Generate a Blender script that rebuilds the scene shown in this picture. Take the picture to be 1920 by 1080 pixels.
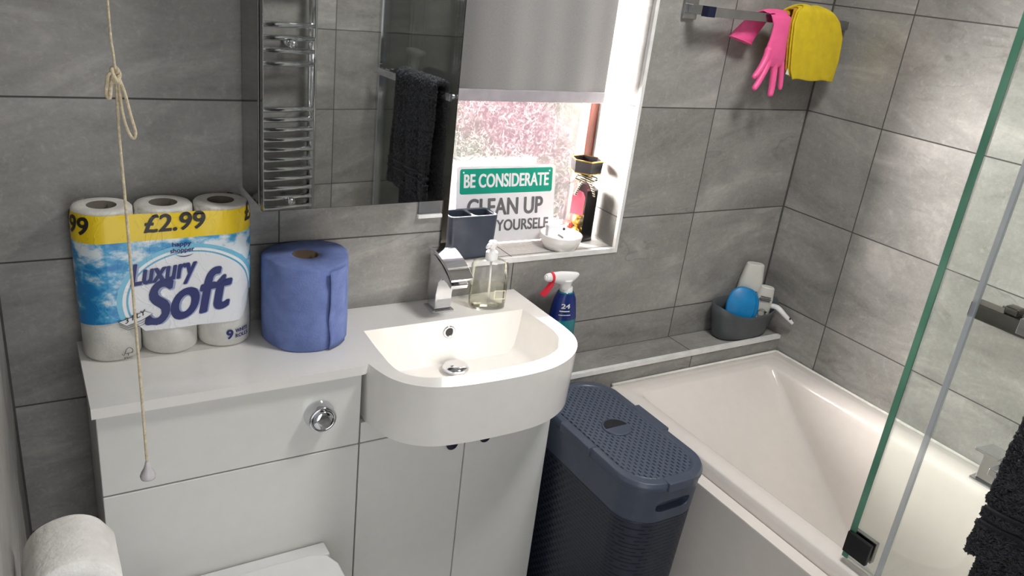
import bpy, bmesh, math, random
from mathutils import Vector, Matrix, noise
for o in list(bpy.data.objects): bpy.data.objects.remove(o)
S = bpy.context.scene
C = S.collection
PI = math.pi
R = math.radians

# ------------------------------------------------------------------ camera
CP = Vector((0.1437, -1.6091, 1.6285))
yaw, pitch, roll, fpx = 0.58310, -0.38220, 0.12210, 1498.59
fw = Vector((math.sin(yaw) * math.cos(pitch), math.cos(yaw) * math.cos(pitch), math.sin(pitch)))
r0 = Vector((math.cos(yaw), -math.sin(yaw), 0)); u0 = r0.cross(fw)
rt = r0 * math.cos(roll) + u0 * math.sin(roll); up = -r0 * math.sin(roll) + u0 * math.cos(roll)
cam = bpy.data.cameras.new('camera'); camo = bpy.data.objects.new('camera', cam); C.objects.link(camo)
M3 = Matrix((rt, up, -fw)).transposed()
camo.matrix_world = Matrix.Translation(CP) @ M3.to_4x4()
cam.sensor_width = 36; cam.lens = fpx / 1920 * 36; cam.clip_start = 0.01
S.camera = camo

# ------------------------------------------------------------------ world, sun, daylight, exposure
w = bpy.data.worlds.new('sky'); S.world = w; w.use_nodes = True
bg = w.node_tree.nodes['Background']; bg.inputs[0].default_value = (0.82, 0.9, 1.0, 1); bg.inputs[1].default_value = 1.15
def lamp(name, kind, energy, color, loc, target=None, **kw):
    l = bpy.data.lights.new(name, kind); l.energy = energy; l.color = color
    for k, v in kw.items(): setattr(l, k, v)
    o = bpy.data.objects.new(name, l); C.objects.link(o); o.location = loc
    if target is not None:
        o.rotation_euler = (Vector(target) - Vector(loc)).to_track_quat('-Z', 'Y').to_euler()
    return o
sun_dir = Vector((-0.36, -0.80, -0.72))
lamp('sun', 'SUN', 24, (1.0, 0.95, 0.88), Vector((1.2, 0.2, 1.2)) - sun_dir * 4, Vector((1.2, 0.2, 1.2)), angle=R(3))
sky_dir = Vector((0.76, -0.63, -0.12))
lamp('sky_light', 'SUN', 165, (1.0, 0.95, 0.88), Vector((1.2, 0.2, 1.2)) - sky_dir * 4, Vector((1.2, 0.2, 1.2)), angle=R(58))
lamp('ceiling_fill', 'AREA', 12.5, (1.0, 0.985, 0.965), (1.42, -0.88, 2.34), (1.42, -0.88, 0), shape='DISK', size=0.34)  # room fill, paired with the added lamp body on the ceiling
lamp('front_fill', 'AREA', 5.3, (0.98, 0.985, 1.0), (0.42, -1.74, 0.86), (0.55, 0, 0.62), shape='RECTANGLE', size=0.52, size_y=1.5)  # fill for the front faces, added behind the camera in an unseen doorway
S.view_settings.view_transform = 'Standard'; S.view_settings.look = 'None'
S.view_settings.exposure = 0.4; S.view_settings.gamma = 1.0; S.view_settings.use_curve_mapping = False

# ------------------------------------------------------------------ helpers
def lin(c):
    return tuple(((x / 255) / 12.92 if x / 255 <= 0.04045 else ((x / 255 + 0.055) / 1.055) ** 2.4) for x in c) + (1,)
class NT:
    def __init__(s, m): s.t = m.node_tree; s.t.nodes.clear()
    def n(s, typ, **kw):
        nd = s.t.nodes.new(typ)
        for k, v in kw.items():
            if k == 'ins':
                for i, val in v.items():
                    if isinstance(val, bpy.types.NodeSocket): s.t.links.new(val, nd.inputs[i])
                    else: nd.inputs[i].default_value = val
            else: setattr(nd, k, v)
        return nd
    def m(s, op, a, b=0.0, c=None):
        ins = {0: a, 1: b}
        if c is not None: ins[2] = c
        return s.n('ShaderNodeMath', operation=op, ins=ins).outputs[0]
    def mix(s, f, a, b, mode='MIX'):
        nd = s.n('ShaderNodeMix', data_type='RGBA', blend_type=mode, ins={0: f, 6: a, 7: b}); return nd.outputs[2]
    def ramp(s, f, stops):
        nd = s.n('ShaderNodeValToRGB', ins={0: f}); e = nd.color_ramp.elements
        while len(e) < len(stops): e.new(0.5)
        for i, (p, c) in enumerate(stops): e[i].position = p; e[i].color = c
        return nd.outputs[0]
    def noise(s, vec, scale, detail=4, rough=0.5, dist=0.0):
        nd = s.n('ShaderNodeTexNoise', ins={'Scale': scale, 'Detail': detail, 'Roughness': rough, 'Distortion': dist})
        if vec is not None: s.t.links.new(vec, nd.inputs['Vector'])
        return nd.outputs[0]
    def bump(s, h, strength, dist=0.002):
        return s.n('ShaderNodeBump', ins={'Height': h, 'Strength': strength, 'Distance': dist}).outputs[0]
    def out(s, sh): s.t.links.new(sh, s.n('ShaderNodeOutputMaterial').inputs[0])
    def bsdf(s, **ins):
        p = s.n('ShaderNodeBsdfPrincipled')
        for k, v in ins.items():
            k = k.replace('_', ' ')
            if isinstance(v, bpy.types.NodeSocket): s.t.links.new(v, p.inputs[k])
            else: p.inputs[k].default_value = v
        return p.outputs[0]
def newmat(name):
    m = bpy.data.materials.new(name); m.use_nodes = True; return m, NT(m)
def pmat(name, rgb, rough=0.4, metal=0.0, nscale=None, namp=0.06, bump=0.0, bscale=None, **kw):
    m, t = newmat(name); col = lin(rgb)
    obj = t.n('ShaderNodeTexCoord').outputs['Object']
    base = col; ins = dict(kw)
    nz = t.noise(obj, nscale or 30, 3)
    d = tuple(max(0, x * (1 - namp * 2)) for x in col[:3]) + (1,); l = tuple(min(1, x * (1 + namp)) for x in col[:3]) + (1,)
    base = t.ramp(nz, [(0.3, d), (0.7, l)])
    if bump: ins['Normal'] = t.bump(t.noise(obj, bscale or 200, 3), bump)
    t.out(t.bsdf(Base_Color=base, Roughness=rough, Metallic=metal, **ins)); return m

def link(o, parent=None):
    C.objects.link(o)
    if parent is not None: o.parent = parent
    return o
BASE = {}
def thing(name, label, cat, loc=(0, 0, 0), group=None):
    o = bpy.data.objects.new(name, None); link(o); o.location = loc; o.empty_display_size = 0.05
    o['label'] = label; o['category'] = cat
    if group: o['group'] = group
    BASE[o] = Vector(loc); return o
def obj(name, bm, m, parent=None, smooth=False, label=None, base=None):
    """geometry is given in world coordinates; the object keeps its own origin"""
    b = BASE[parent] if parent is not None else Vector(base or (0, 0, 0))
    bmesh.ops.translate(bm, verts=bm.verts, vec=-b)
    bmesh.ops.recalc_face_normals(bm, faces=bm.faces)
    me = bpy.data.meshes.new(name); bm.to_mesh(me); bm.free()
    o = bpy.data.objects.new(name, me); link(o, parent)
    if m is not None: me.materials.append(m)
    if smooth:
        for p in me.polygons: p.use_smooth = True
    if parent is None: o.location = b
    BASE[o] = b
    if label: o['label'] = label
    return o
def single(name, bm, m, label, cat, base, smooth=False, group=None):
    o = obj(name, bm, m, None, smooth, label, base); o['category'] = cat
    if group: o['group'] = group
    return o
def struct(name, bm, m, parent=None, smooth=False):
    o = obj(name, bm, m, parent, smooth)
    if parent is None: o['kind'] = 'structure'
    return o
def bevel(o, wdt, seg=3, ang=35):
    b = o.modifiers.new('bevel', 'BEVEL'); b.width = wdt; b.segments = seg; b.limit_method = 'ANGLE'; b.angle_limit = R(ang)
    b.harden_normals = False
    for p in o.data.polygons: p.use_smooth = True
    wn = o.modifiers.new('normals', 'WEIGHTED_NORMAL'); wn.keep_sharp = True
    return o
def subsurf(o, n=2):
    s = o.modifiers.new('subsurf', 'SUBSURF'); s.levels = n; s.render_levels = n
    for p in o.data.polygons: p.use_smooth = True
    return o
def box(bm, x0, x1, y0, y1, z0, z1, mat=None):
    v = [bm.verts.new(p) for p in ((x0, y0, z0), (x1, y0, z0), (x1, y1, z0), (x0, y1, z0), (x0, y0, z1), (x1, y0, z1), (x1, y1, z1), (x0, y1, z1))]
    for f in ((3, 2, 1, 0), (4, 5, 6, 7), (0, 1, 5, 4), (1, 2, 6, 5), (2, 3, 7, 6), (3, 0, 4, 7)): bm.faces.new([v[i] for i in f])
    if mat is not None: bmesh.ops.transform(bm, matrix=mat, verts=v)
    return v
def bx(*a, mat=None):
    bm = bmesh.new(); box(bm, *a, mat=mat); return bm
def loft(bm, rings, cap0=True, cap1=True, closed=True):
    vs = [[bm.verts.new(p) for p in r] for r in rings]
    n = len(vs[0])
    for a, b in zip(vs, vs[1:]):
        for i in range(n if closed else n - 1):
            bm.faces.new((a[i], a[(i + 1) % n], b[(i + 1) % n], b[i]))
    if cap0: bm.faces.new(list(reversed(vs[0])))
    if cap1: bm.faces.new(vs[-1])
    return vs
def lathe(bm, prof, cx, cy, n=32, cap0=True, cap1=True, mat=None):
    rings = [[(cx + r * math.cos(2 * PI * i / n), cy + r * math.sin(2 * PI * i / n), z) for i in range(n)] for r, z in prof]
    if mat is not None: rings = [[mat @ Vector(p) for p in r] for r in rings]
    return loft(bm, rings, cap0, cap1)
def tube(bm, pts, r, n=8, cap=True):
    pts = [Vector(p) for p in pts]; rings = []; prev = None
    for i, p in enumerate(pts):
        t = (pts[min(i + 1, len(pts) - 1)] - pts[max(i - 1, 0)]).normalized()
        if prev is None:
            a = Vector((0, 0, 1)) if abs(t.z) < 0.9 else Vector((1, 0, 0))
            x = t.cross(a).normalized()
        else: x = (prev - t * prev.dot(t)).normalized()
        prev = x; y = t.cross(x)
        rr = r[i] if isinstance(r, (list, tuple)) else r
        rings.append([p + (x * math.cos(2 * PI * k / n) + y * math.sin(2 * PI * k / n)) * rr for k in range(n)])
    loft(bm, rings, cap, cap)
def spline(pts, n=8):
    P = [Vector(p) for p in pts]; out = []
    for i in range(len(P) - 1):
        a, b, c, d = P[max(i - 1, 0)], P[i], P[i + 1], P[min(i + 2, len(P) - 1)]
        for k in range(n):
            t = k / n
            out.append(0.5 * ((2 * b) + (c - a) * t + (2 * a - 5 * b + 4 * c - d) * t * t + (3 * b - a - 3 * c + d) * t ** 3))
    out.append(P[-1]); return out
def rrect(x0, x1, y0, y1, r, n=6, z=0.0):
    p = []
    for cx, cy, a0 in ((x1 - r, y1 - r, 0), (x0 + r, y1 - r, 90), (x0 + r, y0 + r, 180), (x1 - r, y0 + r, 270)):
        for k in range(n + 1):
            a = R(a0 + 90 * k / n); p.append((cx + r * math.cos(a), cy + r * math.sin(a), z))
    return p
def prism(bm, poly, z0, z1):
    loft(bm, [[(p[0], p[1], z0) for p in poly], [(p[0], p[1], z1) for p in poly]])
def boolean(o, cutters, op='DIFFERENCE'):
    tmp = []
    for cb in cutters:
        bmesh.ops.translate(cb, verts=cb.verts, vec=-BASE[o]); bmesh.ops.recalc_face_normals(cb, faces=cb.faces)
        me = bpy.data.meshes.new('cut'); cb.to_mesh(me); cb.free()
        co = bpy.data.objects.new('cut', me); C.objects.link(co); co.matrix_world = Matrix.Translation(BASE[o])
        md = o.modifiers.new('bool', 'BOOLEAN'); md.operation = op; md.object = co; md.solver = 'EXACT'; tmp.append(co)
    bpy.context.view_layer.update()
    dg = bpy.context.evaluated_depsgraph_get()
    me = bpy.data.meshes.new_from_object(o.evaluated_get(dg)); o.modifiers.clear(); o.data = me
    for co in tmp: bpy.data.objects.remove(co)
    return o
def text_bm(body, w, h, bold=0.0, shear=0.0, spacing=1.0):
    """the letters as a flat mesh fitted to a w x h rectangle with its corner at 0,0; bold = stroke widening in metres"""
    cu = bpy.data.curves.new('txt', 'FONT'); cu.body = body; cu.size = 1; cu.shear = shear; cu.space_character = spacing
    cu.resolution_u = 6; cu.fill_mode = 'FRONT'
    o = bpy.data.objects.new('txt', cu); C.objects.link(o)
    bpy.context.view_layer.update()
    me = o.evaluated_get(bpy.context.evaluated_depsgraph_get()).to_mesh()
    vs = [v.co.copy() for v in me.vertices]; fs = [tuple(p.vertices) for p in me.polygons]
    bpy.data.objects.remove(o)
    x0, x1 = min(v.x for v in vs), max(v.x for v in vs); y0, y1 = min(v.y for v in vs), max(v.y for v in vs)
    bm = bmesh.new()
    sh = [(0, 0)] if not bold else [(bold * math.cos(a), bold * .7 * math.sin(a)) for a in [2 * PI * i / 10 for i in range(10)]] + [(0, 0)]
    for k, (dx, dy) in enumerate(sh):
        nv = [bm.verts.new(((v.x - x0) / (x1 - x0) * (w - 2 * bold) + bold + dx, (v.y - y0) / (y1 - y0) * (h - 1.4 * bold) + .7 * bold + dy, -k * 1.5e-5)) for v in vs]
        for f in fs: bm.faces.new([nv[i] for i in f])
    return bm
def mapped(bm, fn):
    for v in bm.verts: v.co = Vector(fn(v.co.x, v.co.y, v.co.z))
    return bm
def join(bm, other):
    me = bpy.data.meshes.new('j'); other.to_mesh(me); other.free(); bm.from_mesh(me); bpy.data.meshes.remove(me); return bm

# ------------------------------------------------------------------ materials
def tile_mat(name, hax, vax, hoff, voff, H=0.6, V=0.3, base=1.0):
    m, t = newmat(name)
    pos = t.n('ShaderNodeNewGeometry').outputs['Position']
    sep = t.n('ShaderNodeSeparateXYZ', ins={0: pos})
    h = t.m('SUBTRACT', sep.outputs[hax], hoff); v = t.m('SUBTRACT', sep.outputs[vax], voff)
    hi = t.m('FLOOR', t.m('DIVIDE', h, H)); vi = t.m('FLOOR', t.m('DIVIDE', v, V))
    hf = t.m('SUBTRACT', h, t.m('MULTIPLY', hi, H)); vf = t.m('SUBTRACT', v, t.m('MULTIPLY', vi, V))
    d = t.m('MINIMUM', t.m('MINIMUM', hf, t.m('SUBTRACT', H, hf)), t.m('MINIMUM', vf, t.m('SUBTRACT', V, vf)))
    grout = t.n('ShaderNodeMapRange', ins={0: d, 1: 0.0009, 2: 0.0022, 3: 1.0, 4: 0.0}).outputs[0]
    rnd = t.n('ShaderNodeTexWhiteNoise', noise_dimensions='2D', ins={0: t.n('ShaderNodeCombineXYZ', ins={0: hi, 1: vi}).outputs[0]}).outputs[0]
    rb = t.m('MULTIPLY', rnd, 40)
    vec = t.n('ShaderNodeCombineXYZ', ins={0: t.m('MULTIPLY', h, 2.2), 1: t.m('MULTIPLY', t.m('SUBTRACT', v, t.m('MULTIPLY', h, 0.13)), 6.5), 2: rb}).outputs[0]
    vec2 = t.n('ShaderNodeCombineXYZ', ins={0: h, 1: v, 2: rb}).outputs[0]
    big = t.noise(vec, 1.0, 5, 0.62, 1.2)
    cloud = t.noise(vec2, 6, 5, 0.6, 0.4)
    grain = t.noise(vec2, 160, 3, 0.6)
    fleck = t.noise(t.n('ShaderNodeCombineXYZ', ins={0: h, 1: t.m('MULTIPLY', v, 1.4), 2: rb}).outputs[0], 42, 6, 0.78, 0.4)
    f = t.m('ADD', t.m('ADD', t.m('MULTIPLY', big, 0.58), t.m('MULTIPLY', cloud, 0.22)), t.m('MULTIPLY', fleck, 0.20))
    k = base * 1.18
    col = t.ramp(f, [(0.35, (0.145 * k, 0.141 * k, 0.132 * k, 1)), (0.46, (0.215 * k, 0.210 * k, 0.199 * k, 1)),
                     (0.54, (0.262 * k, 0.256 * k, 0.242 * k, 1)), (0.665, (0.400 * k, 0.388 * k, 0.366 * k, 1))])
    n2 = t.noise(vec, 0.8, 4, 0.6, 0.6)
    vein = t.n('ShaderNodeMapRange', ins={0: t.m('ABSOLUTE', t.m('SUBTRACT', n2, 0.47)), 1: 0.0, 2: 0.016, 3: 0.5, 4: 0.0}).outputs[0]
    vein = t.m('MULTIPLY', vein, t.n('ShaderNodeMapRange', ins={0: t.noise(vec2, 3.5, 2), 1: 0.52, 2: 0.66, 3: 0.0, 4: 1.0}).outputs[0])
    col = t.mix(vein, col, (0.10 * k, 0.097 * k, 0.092 * k, 1))
    col = t.mix(t.m('MULTIPLY', t.m('SUBTRACT', grain, 0.35), 0.35), col, (0.42 * k, 0.41 * k, 0.39 * k, 1))
    spk = t.n('ShaderNodeMapRange', ins={0: t.noise(t.n('ShaderNodeCombineXYZ', ins={0: h, 1: t.m('MULTIPLY', v, 0.8), 2: rb}).outputs[0], 58, 6, 0.75, 0.4), 1: 0.54, 2: 0.76, 3: 0.0, 4: 0.34}).outputs[0]
    col = t.mix(spk, col, (0.50 * k, 0.485 * k, 0.455 * k, 1))
    col = t.mix(grout, col, (0.070, 0.068, 0.066, 1))
    rough = t.m('ADD', t.m('MULTIPLY', grout, 0.4), t.m('ADD', 0.34, t.m('MULTIPLY', cloud, 0.16)))
    hgt = t.m('ADD', t.m('MULTIPLY', grout, -1.0), t.m('MULTIPLY', grain, 0.05))
    t.out(t.bsdf(Base_Color=col, Roughness=rough, Normal=t.bump(hgt, 0.5, 0.0015)))
    return m
TB = tile_mat('grey_stone_tile_back', 0, 2, 0.0, 0.125)
TR = tile_mat('grey_stone_tile_right', 1, 2, -0.258, 0.125)
TF = tile_mat('grey_stone_tile_front', 0, 2, 0.13, 0.125)
TS = tile_mat('grey_stone_tile_sill_lit', 0, 1, 0.0, 0.02, 0.6, 0.6, 1.9)  # same tile lightened: the sunlit look of the sill is in the colour
TV = tile_mat('grey_stone_tile_reveal_dimmed', 1, 2, 0.3, 0.125, 0.6, 0.3, 0.8)  # same tile darkened in colour to hold back the window glare
TL = tile_mat('grey_stone_tile_ledge', 0, 1, 0.0, -0.302, 0.6, 0.3)
TFL = tile_mat('grey_floor_tile', 0, 1, 0.0, 0.0, 0.6, 0.6, 0.9)
plaster = pmat('white_ceiling_paint', (236, 234, 228), 0.8)
chrome = pmat('polished_chrome', (222, 224, 228), 0.06, 1.0, namp=0.02)
chrome_dark = pmat('dark_chrome', (120, 116, 110), 0.16, 1.0)
brushed = pmat('brushed_steel', (172, 172, 172), 0.22, 1.0)
white_gloss = pmat('white_gloss_lacquer', (226, 226, 222), 0.16, namp=0.01)
ceramic = pmat('white_resin', (240, 238, 234), 0.13, namp=0.01)
acrylic = pmat('white_bath_acrylic', (236, 230, 224), 0.12, namp=0.01)
hole_shade = pmat('recess_shade', (40, 40, 42), 0.7)  # dark fill standing in for the shade inside holes
slate = pmat('slate_ceramic', (62, 70, 84), 0.35, nscale=25, namp=0.10)
silver_trim = pmat('silver_tile_trim', (240, 240, 238), 0.35, 0.0)
white_plastic = pmat('white_plastic', (238, 238, 238), 0.3, namp=0.01)
white_silicone = pmat('white_sealant', (236, 234, 228), 0.4)
knob_dark = pmat('dark_knob', (38, 36, 58), 0.35)
rubber_pink = pmat('pink_rubber', (244, 96, 156), 0.42, namp=0.04, bump=0.15, bscale=300)
cloth_yellow = pmat('yellow_microfibre', (216, 190, 34), 0.95, nscale=40, namp=0.05, bump=0.4, bscale=900)
caddy_grey = pmat('matt_grey_plastic', (82, 87, 90), 0.5)
blue_plastic = pmat('bright_blue_plastic', (12, 132, 196), 0.4)
navy_print = pmat('navy_ink', (34, 44, 110), 0.4)
black_print = pmat('black_ink', (38, 34, 32), 0.4)
grey_print = pmat('grey_ink', (104, 104, 108), 0.4)
shadow_print = pmat('pale_blue_ink', (158, 170, 205), 0.4)
tissue = pmat('white_tissue', (240, 238, 232), 0.95, bump=0.5, bscale=220)
card = pmat('brown_card', (128, 108, 88), 0.9)
cord_mat = pmat('cream_cord', (222, 208, 178), 0.85, nscale=200, namp=0.12, bump=0.6, bscale=500)
porcelain_knob = pmat('pale_lilac_plastic', (206, 202, 204), 0.25)
hook_grey = pmat('satin_grey', (150, 152, 156), 0.3, 0.8)
lid_grey = pmat('hamper_plastic', (76, 85, 102), 0.36, namp=0.04)
blind_bar = pmat('blind_hem', (170, 165, 172), 0.5)

# mirror glass
m_mirror, t = newmat('mirror_glass'); obn = t.noise(t.n('ShaderNodeTexCoord').outputs['Object'], 3, 2)
t.out(t.bsdf(Base_Color=t.ramp(obn, [(0.3, (0.84, 0.86, 0.85, 1)), (0.7, (0.88, 0.89, 0.88, 1))]), Metallic=1.0, Roughness=0.015))
# clear shower glass and its green cut edge
m_glass, t = newmat('shower_glass')
fr = t.n('ShaderNodeFresnel', ins={0: 1.45}).outputs[0]
t.out(t.n('ShaderNodeMixShader', ins={0: t.m('MULTIPLY', fr, 0.9), 1: t.n('ShaderNodeBsdfTransparent', ins={0: (0.955, 0.985, 0.967, 1)}).outputs[0],
      2: t.n('ShaderNodeBsdfGlossy', ins={0: (1, 1, 1, 1), 1: 0.02}).outputs[0]}).outputs[0])
m_edge, t = newmat('green_glass_edge')
gn = t.noise(t.n('ShaderNodeTexCoord').outputs['Object'], 9, 2)
t.out(t.bsdf(Base_Color=t.ramp(gn, [(0.3, (0.09, 0.27, 0.18, 1)), (0.7, (0.16, 0.38, 0.27, 1))]), Roughness=0.12, Transmission_Weight=0.25))
m_seal, t = newmat('grey_clear_seal')
t.out(t.n('ShaderNodeMixShader', ins={0: 0.42, 1: t.n('ShaderNodeBsdfTransparent', ins={0: (0.92, 0.95, 0.97, 1)}).outputs[0],
      2: t.bsdf(Base_Color=lin((186, 192, 202)), Roughness=0.2)}).outputs[0])
# textured window glass: veins scatter the light, the rest lets it through
m_pane, t = newmat('textured_window_glass')
oc = t.n('ShaderNodeTexCoord').outputs['Object']
def isoline(sc, ds, lvl, wd):
    nz = t.noise(oc, sc, 2, .5, ds)
    return t.n('ShaderNodeMapRange', ins={0: t.m('ABSOLUTE', t.m('SUBTRACT', nz, lvl)), 1: 0.0, 2: wd, 3: 1.0, 4: 0.0}).outputs[0]
n3 = t.noise(oc, 24, 3, 0.6, 1.0)
vein = t.m('MAXIMUM', t.m('MAXIMUM', isoline(26, 1.4, .46, .013), isoline(23, 1.8, .55, .012)), t.m('MULTIPLY', isoline(58, 1.2, .5, .022), .45))
vein = t.m('MULTIPLY', vein, t.n('ShaderNodeMapRange', ins={0: n3, 1: 0.36, 2: 0.60, 3: 0.25, 4: 1.0}).outputs[0])
nb = t.bump(t.m('ADD', vein, n3), 1.0, 0.004)
trl = t.n('ShaderNodeBsdfTranslucent', ins={0: (0.97, 0.97, 0.97, 1), 'Normal': nb}).outputs[0]
trp = t.n('ShaderNodeBsdfTransparent', ins={0: (0.86, 0.85, 0.86, 1)}).outputs[0]
body = t.n('ShaderNodeMixShader', ins={0: t.m('ADD', 0.001, t.m('MULTIPLY', vein, 0.045)), 1: trp, 2: trl}).outputs[0]
gl = t.n('ShaderNodeBsdfGlossy', ins={0: (1, 1, 1, 1), 1: 0.1, 'Normal': nb}).outputs[0]
t.out(t.n('ShaderNodeMixShader', ins={0: 0.05, 1: body, 2: gl}).outputs[0])
# blind fabric
m_blind, t = newmat('grey_blind_fabric')
oc = t.n('ShaderNodeTexCoord').outputs['Object']
bc = t.ramp(t.noise(oc, 350, 2), [(0.3, lin((104, 104, 104))), (0.7, lin((113, 113, 112)))])
t.out(t.n('ShaderNodeMixShader', ins={0: 0.006, 1: t.bsdf(Base_Color=bc, Roughness=0.8), 2: t.n('ShaderNodeBsdfTranslucent', ins={0: (0.8, 0.8, 0.8, 1)}).outputs[0]}).outputs[0])
# wood frame
m_wood, t = newmat('brown_window_frame')
oc = t.n('ShaderNodeTexCoord').outputs['Object']
wv = t.n('ShaderNodeMapping', ins={0: oc, 3: (30, 30, 2)}).outputs[0]
t.out(t.bsdf(Base_Color=t.ramp(t.noise(wv, 3, 4), [(0.3, lin((70, 34, 26))), (0.7, lin((128, 66, 52)))]), Roughness=0.35))
# blue paper
m_bluepaper, t = newmat('blue_paper')
oc = t.n('ShaderNodeTexCoord').outputs['Object']
t.out(t.bsdf(Base_Color=t.ramp(t.noise(oc, 40, 4), [(0.3, lin((104, 122, 178))), (0.7, lin((120, 138, 194)))]), Roughness=0.9,
      Normal=t.bump(t.noise(oc, 260, 4), 0.5)))
# towel
m_towel, t = newmat('charcoal_terry')
oc = t.n('ShaderNodeTexCoord').outputs['Object']
tn = t.noise(oc, 420, 3, 0.6)
t.out(t.bsdf(Base_Color=t.ramp(tn, [(0.3, lin((30, 32, 40))), (0.75, lin((62, 65, 80)))]), Roughness=0.95, Normal=t.bump(tn, 1.0, 0.006), Sheen_Weight=0.3))
# clear plastics
def clear(name, tint, gloss=1.0):
    m, t = newmat(name); fr = t.n('ShaderNodeFresnel', ins={0: 1.4}).outputs[0]
    t.out(t.n('ShaderNodeMixShader', ins={0: t.m('MULTIPLY', fr, gloss), 1: t.n('ShaderNodeBsdfTransparent', ins={0: tint}).outputs[0],
          2: t.n('ShaderNodeBsdfGlossy', ins={0: (1, 1, 1, 1), 1: 0.04}).outputs[0]}).outputs[0]); return m
m_clear = clear('clear_plastic', (0.985, 0.99, 0.99, 1), .8)
m_soap = clear('clear_soap', (0.975, 0.97, 0.90, 1), 0.15)
# hamper weave: body and lid
def weave(name, rgb, mode):
    m, t = newmat(name); oc = t.n('ShaderNodeTexCoord').outputs['Object']; sp = t.n('ShaderNodeSeparateXYZ', ins={0: oc})
    if mode == 'lid': a, b, pa, pb = sp.outputs[1], sp.outputs[0], 0.0185, 0.0098
    else: a, b, pa, pb = t.m('ADD', sp.outputs[0], sp.outputs[1]), sp.outputs[2], 0.022, 0.0110
    row = t.m('FLOOR', t.m('DIVIDE', b, pb))
    ph = t.m('MULTIPLY', t.m('MODULO', t.m('ADD', row, 100), 2.0), 0.5)
    fa = t.m('FRACT', t.m('ADD', t.m('DIVIDE', a, pa), ph)); fb = t.m('FRACT', t.m('DIVIDE', b, pb))
    if mode == 'lid':
        sl = t.m('MULTIPLY', t.m('LESS_THAN', t.m('ABSOLUTE', t.m('SUBTRACT', fa, 0.5)), 0.27), t.m('LESS_THAN', t.m('ABSOLUTE', t.m('SUBTRACT', fb, 0.5)), 0.17))
        hh = t.m('SINE', t.m('MULTIPLY', fa, 6.2832))
    else:
        sl = t.m('MULTIPLY', t.m('LESS_THAN', t.m('ABSOLUTE', t.m('SUBTRACT', fa, 0.5)), 0.36), t.m('LESS_THAN', t.m('ABSOLUTE', t.m('SUBTRACT', fb, 0.5)), 0.13))
        hh = t.m('SINE', t.m('MULTIPLY', fa, 6.2832))
    hgt = t.m('SUBTRACT', t.m('MULTIPLY', hh, 0.25), sl)
    c = lin(rgb); col = t.mix(sl, c, tuple(x * 0.12 for x in c[:3]) + (1,))
    t.out(t.bsdf(Base_Color=col, Roughness=0.42, Normal=t.bump(hgt, 0.7, 0.002))); return m
m_lidweave = weave('hamper_lid_lattice', (80, 90, 108), 'lid')
m_bodyweave = weave('hamper_body_weave', (44, 51, 66), 'body')

# ------------------------------------------------------------------ room shell
XL, XR, YF, ZC = 0.0856, 2.1821, -1.70, 2.40
WX0, WX1, WZ0, WZ1, WD = 0.995, 1.525, 0.937, 1.95, 0.215
struct('floor', bx(-1.2, XR + .12, -2.75, 0.1, -.08, 0), TFL)
struct('ceiling', bx(-1.2, XR + .12, -2.75, WD, ZC, ZC + .08), plaster)
bm = bmesh.new()
box(bm, XL - .12, WX0, 0, WD, 0, ZC); box(bm, WX1, XR + .12, 0, WD, 0, ZC)
box(bm, WX0, WX1, 0, WD, 0, WZ0); box(bm, WX0, WX1, 0, WD, WZ1, ZC)
wb = struct('wall_back', bm, TB); wb.data.materials.append(TV); wb.data.materials.append(TS); wb.data.materials.append(pmat('dark_bounce_cut', (46, 36, 32), .9, nscale=6, namp=.2))  # unseen outer face, kept dark to cut bounce onto the outside wall
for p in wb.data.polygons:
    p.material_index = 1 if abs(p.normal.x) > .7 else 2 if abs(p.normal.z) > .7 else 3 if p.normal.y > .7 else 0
struct('wall_right', bx(XR, XR + .12, YF - .12, 0, 0, ZC), TR)
struct('wall_left', bx(XL - .12, XL, YF - .12, 0, 0, ZC), TR)
bm = bmesh.new(); box(bm, XL, .12, YF - .12, YF, 0, ZC); box(bm, .72, XR, YF - .12, YF, 0, ZC); box(bm, .12, .72, YF - .12, YF, 2.0, ZC)   # with an unseen doorway added to let the front fill in
struct('wall_front', bm, TF)
bm = bmesh.new(); box(bm, -1.2, XR + .12, -2.75, -2.65, 0, ZC); box(bm, -1.2, -1.1, -2.65, YF - .02, 0, ZC); box(bm, XR, XR + .12, -2.65, YF - .12, 0, ZC); box(bm, -1.1, XL, YF - .12, YF - .02, 0, ZC)
struct('wall_added_hall', bm, plaster)  # unseen hall added around the front fill lamp
# tiled ledge along the back wall between the vanity and the end of the bath
LZ, LY = 0.626, -0.110
ld = struct('wall_ledge', bx(1.215, XR, LY, 0, 0, LZ), TB); ld.data.materials.append(TL)
for p in ld.data.polygons: p.material_index = 1 if abs(p.normal.z) > .7 else 0
struct('trim_1', bx(1.215, XR, LY - .003, LY + .010, LZ - .011, LZ + .0015), silver_trim)          # ledge edge
bm = bmesh.new(); box(bm, WX0, WX1 + .009, -.003, .008, WZ0 - .011, WZ0 + .0015)
box(bm, WX1 - .0015, WX1 + .009, -.003, .008, WZ0 + .0015, WZ1); struct('trim_2', bm, silver_trim)   # window recess edges
bm = bmesh.new(); box(bm, WX0 - .012, WX0 + .0015, -.006, .008, WZ0 + .0015, WZ1); struct('trim_3', bm, chrome_dark)  # darker chrome: the dark it reflects is put into the colour
corner_grout = pmat('corner_grout', (84, 82, 78), .9)
struct('trim_4', bx(XR - .004, XR, -.004, 0, LZ, ZC), corner_grout); struct('trim_5', bx(XL, XL + .004, -.004, 0, 0, ZC), corner_grout)   # dark grout in the corners
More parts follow.
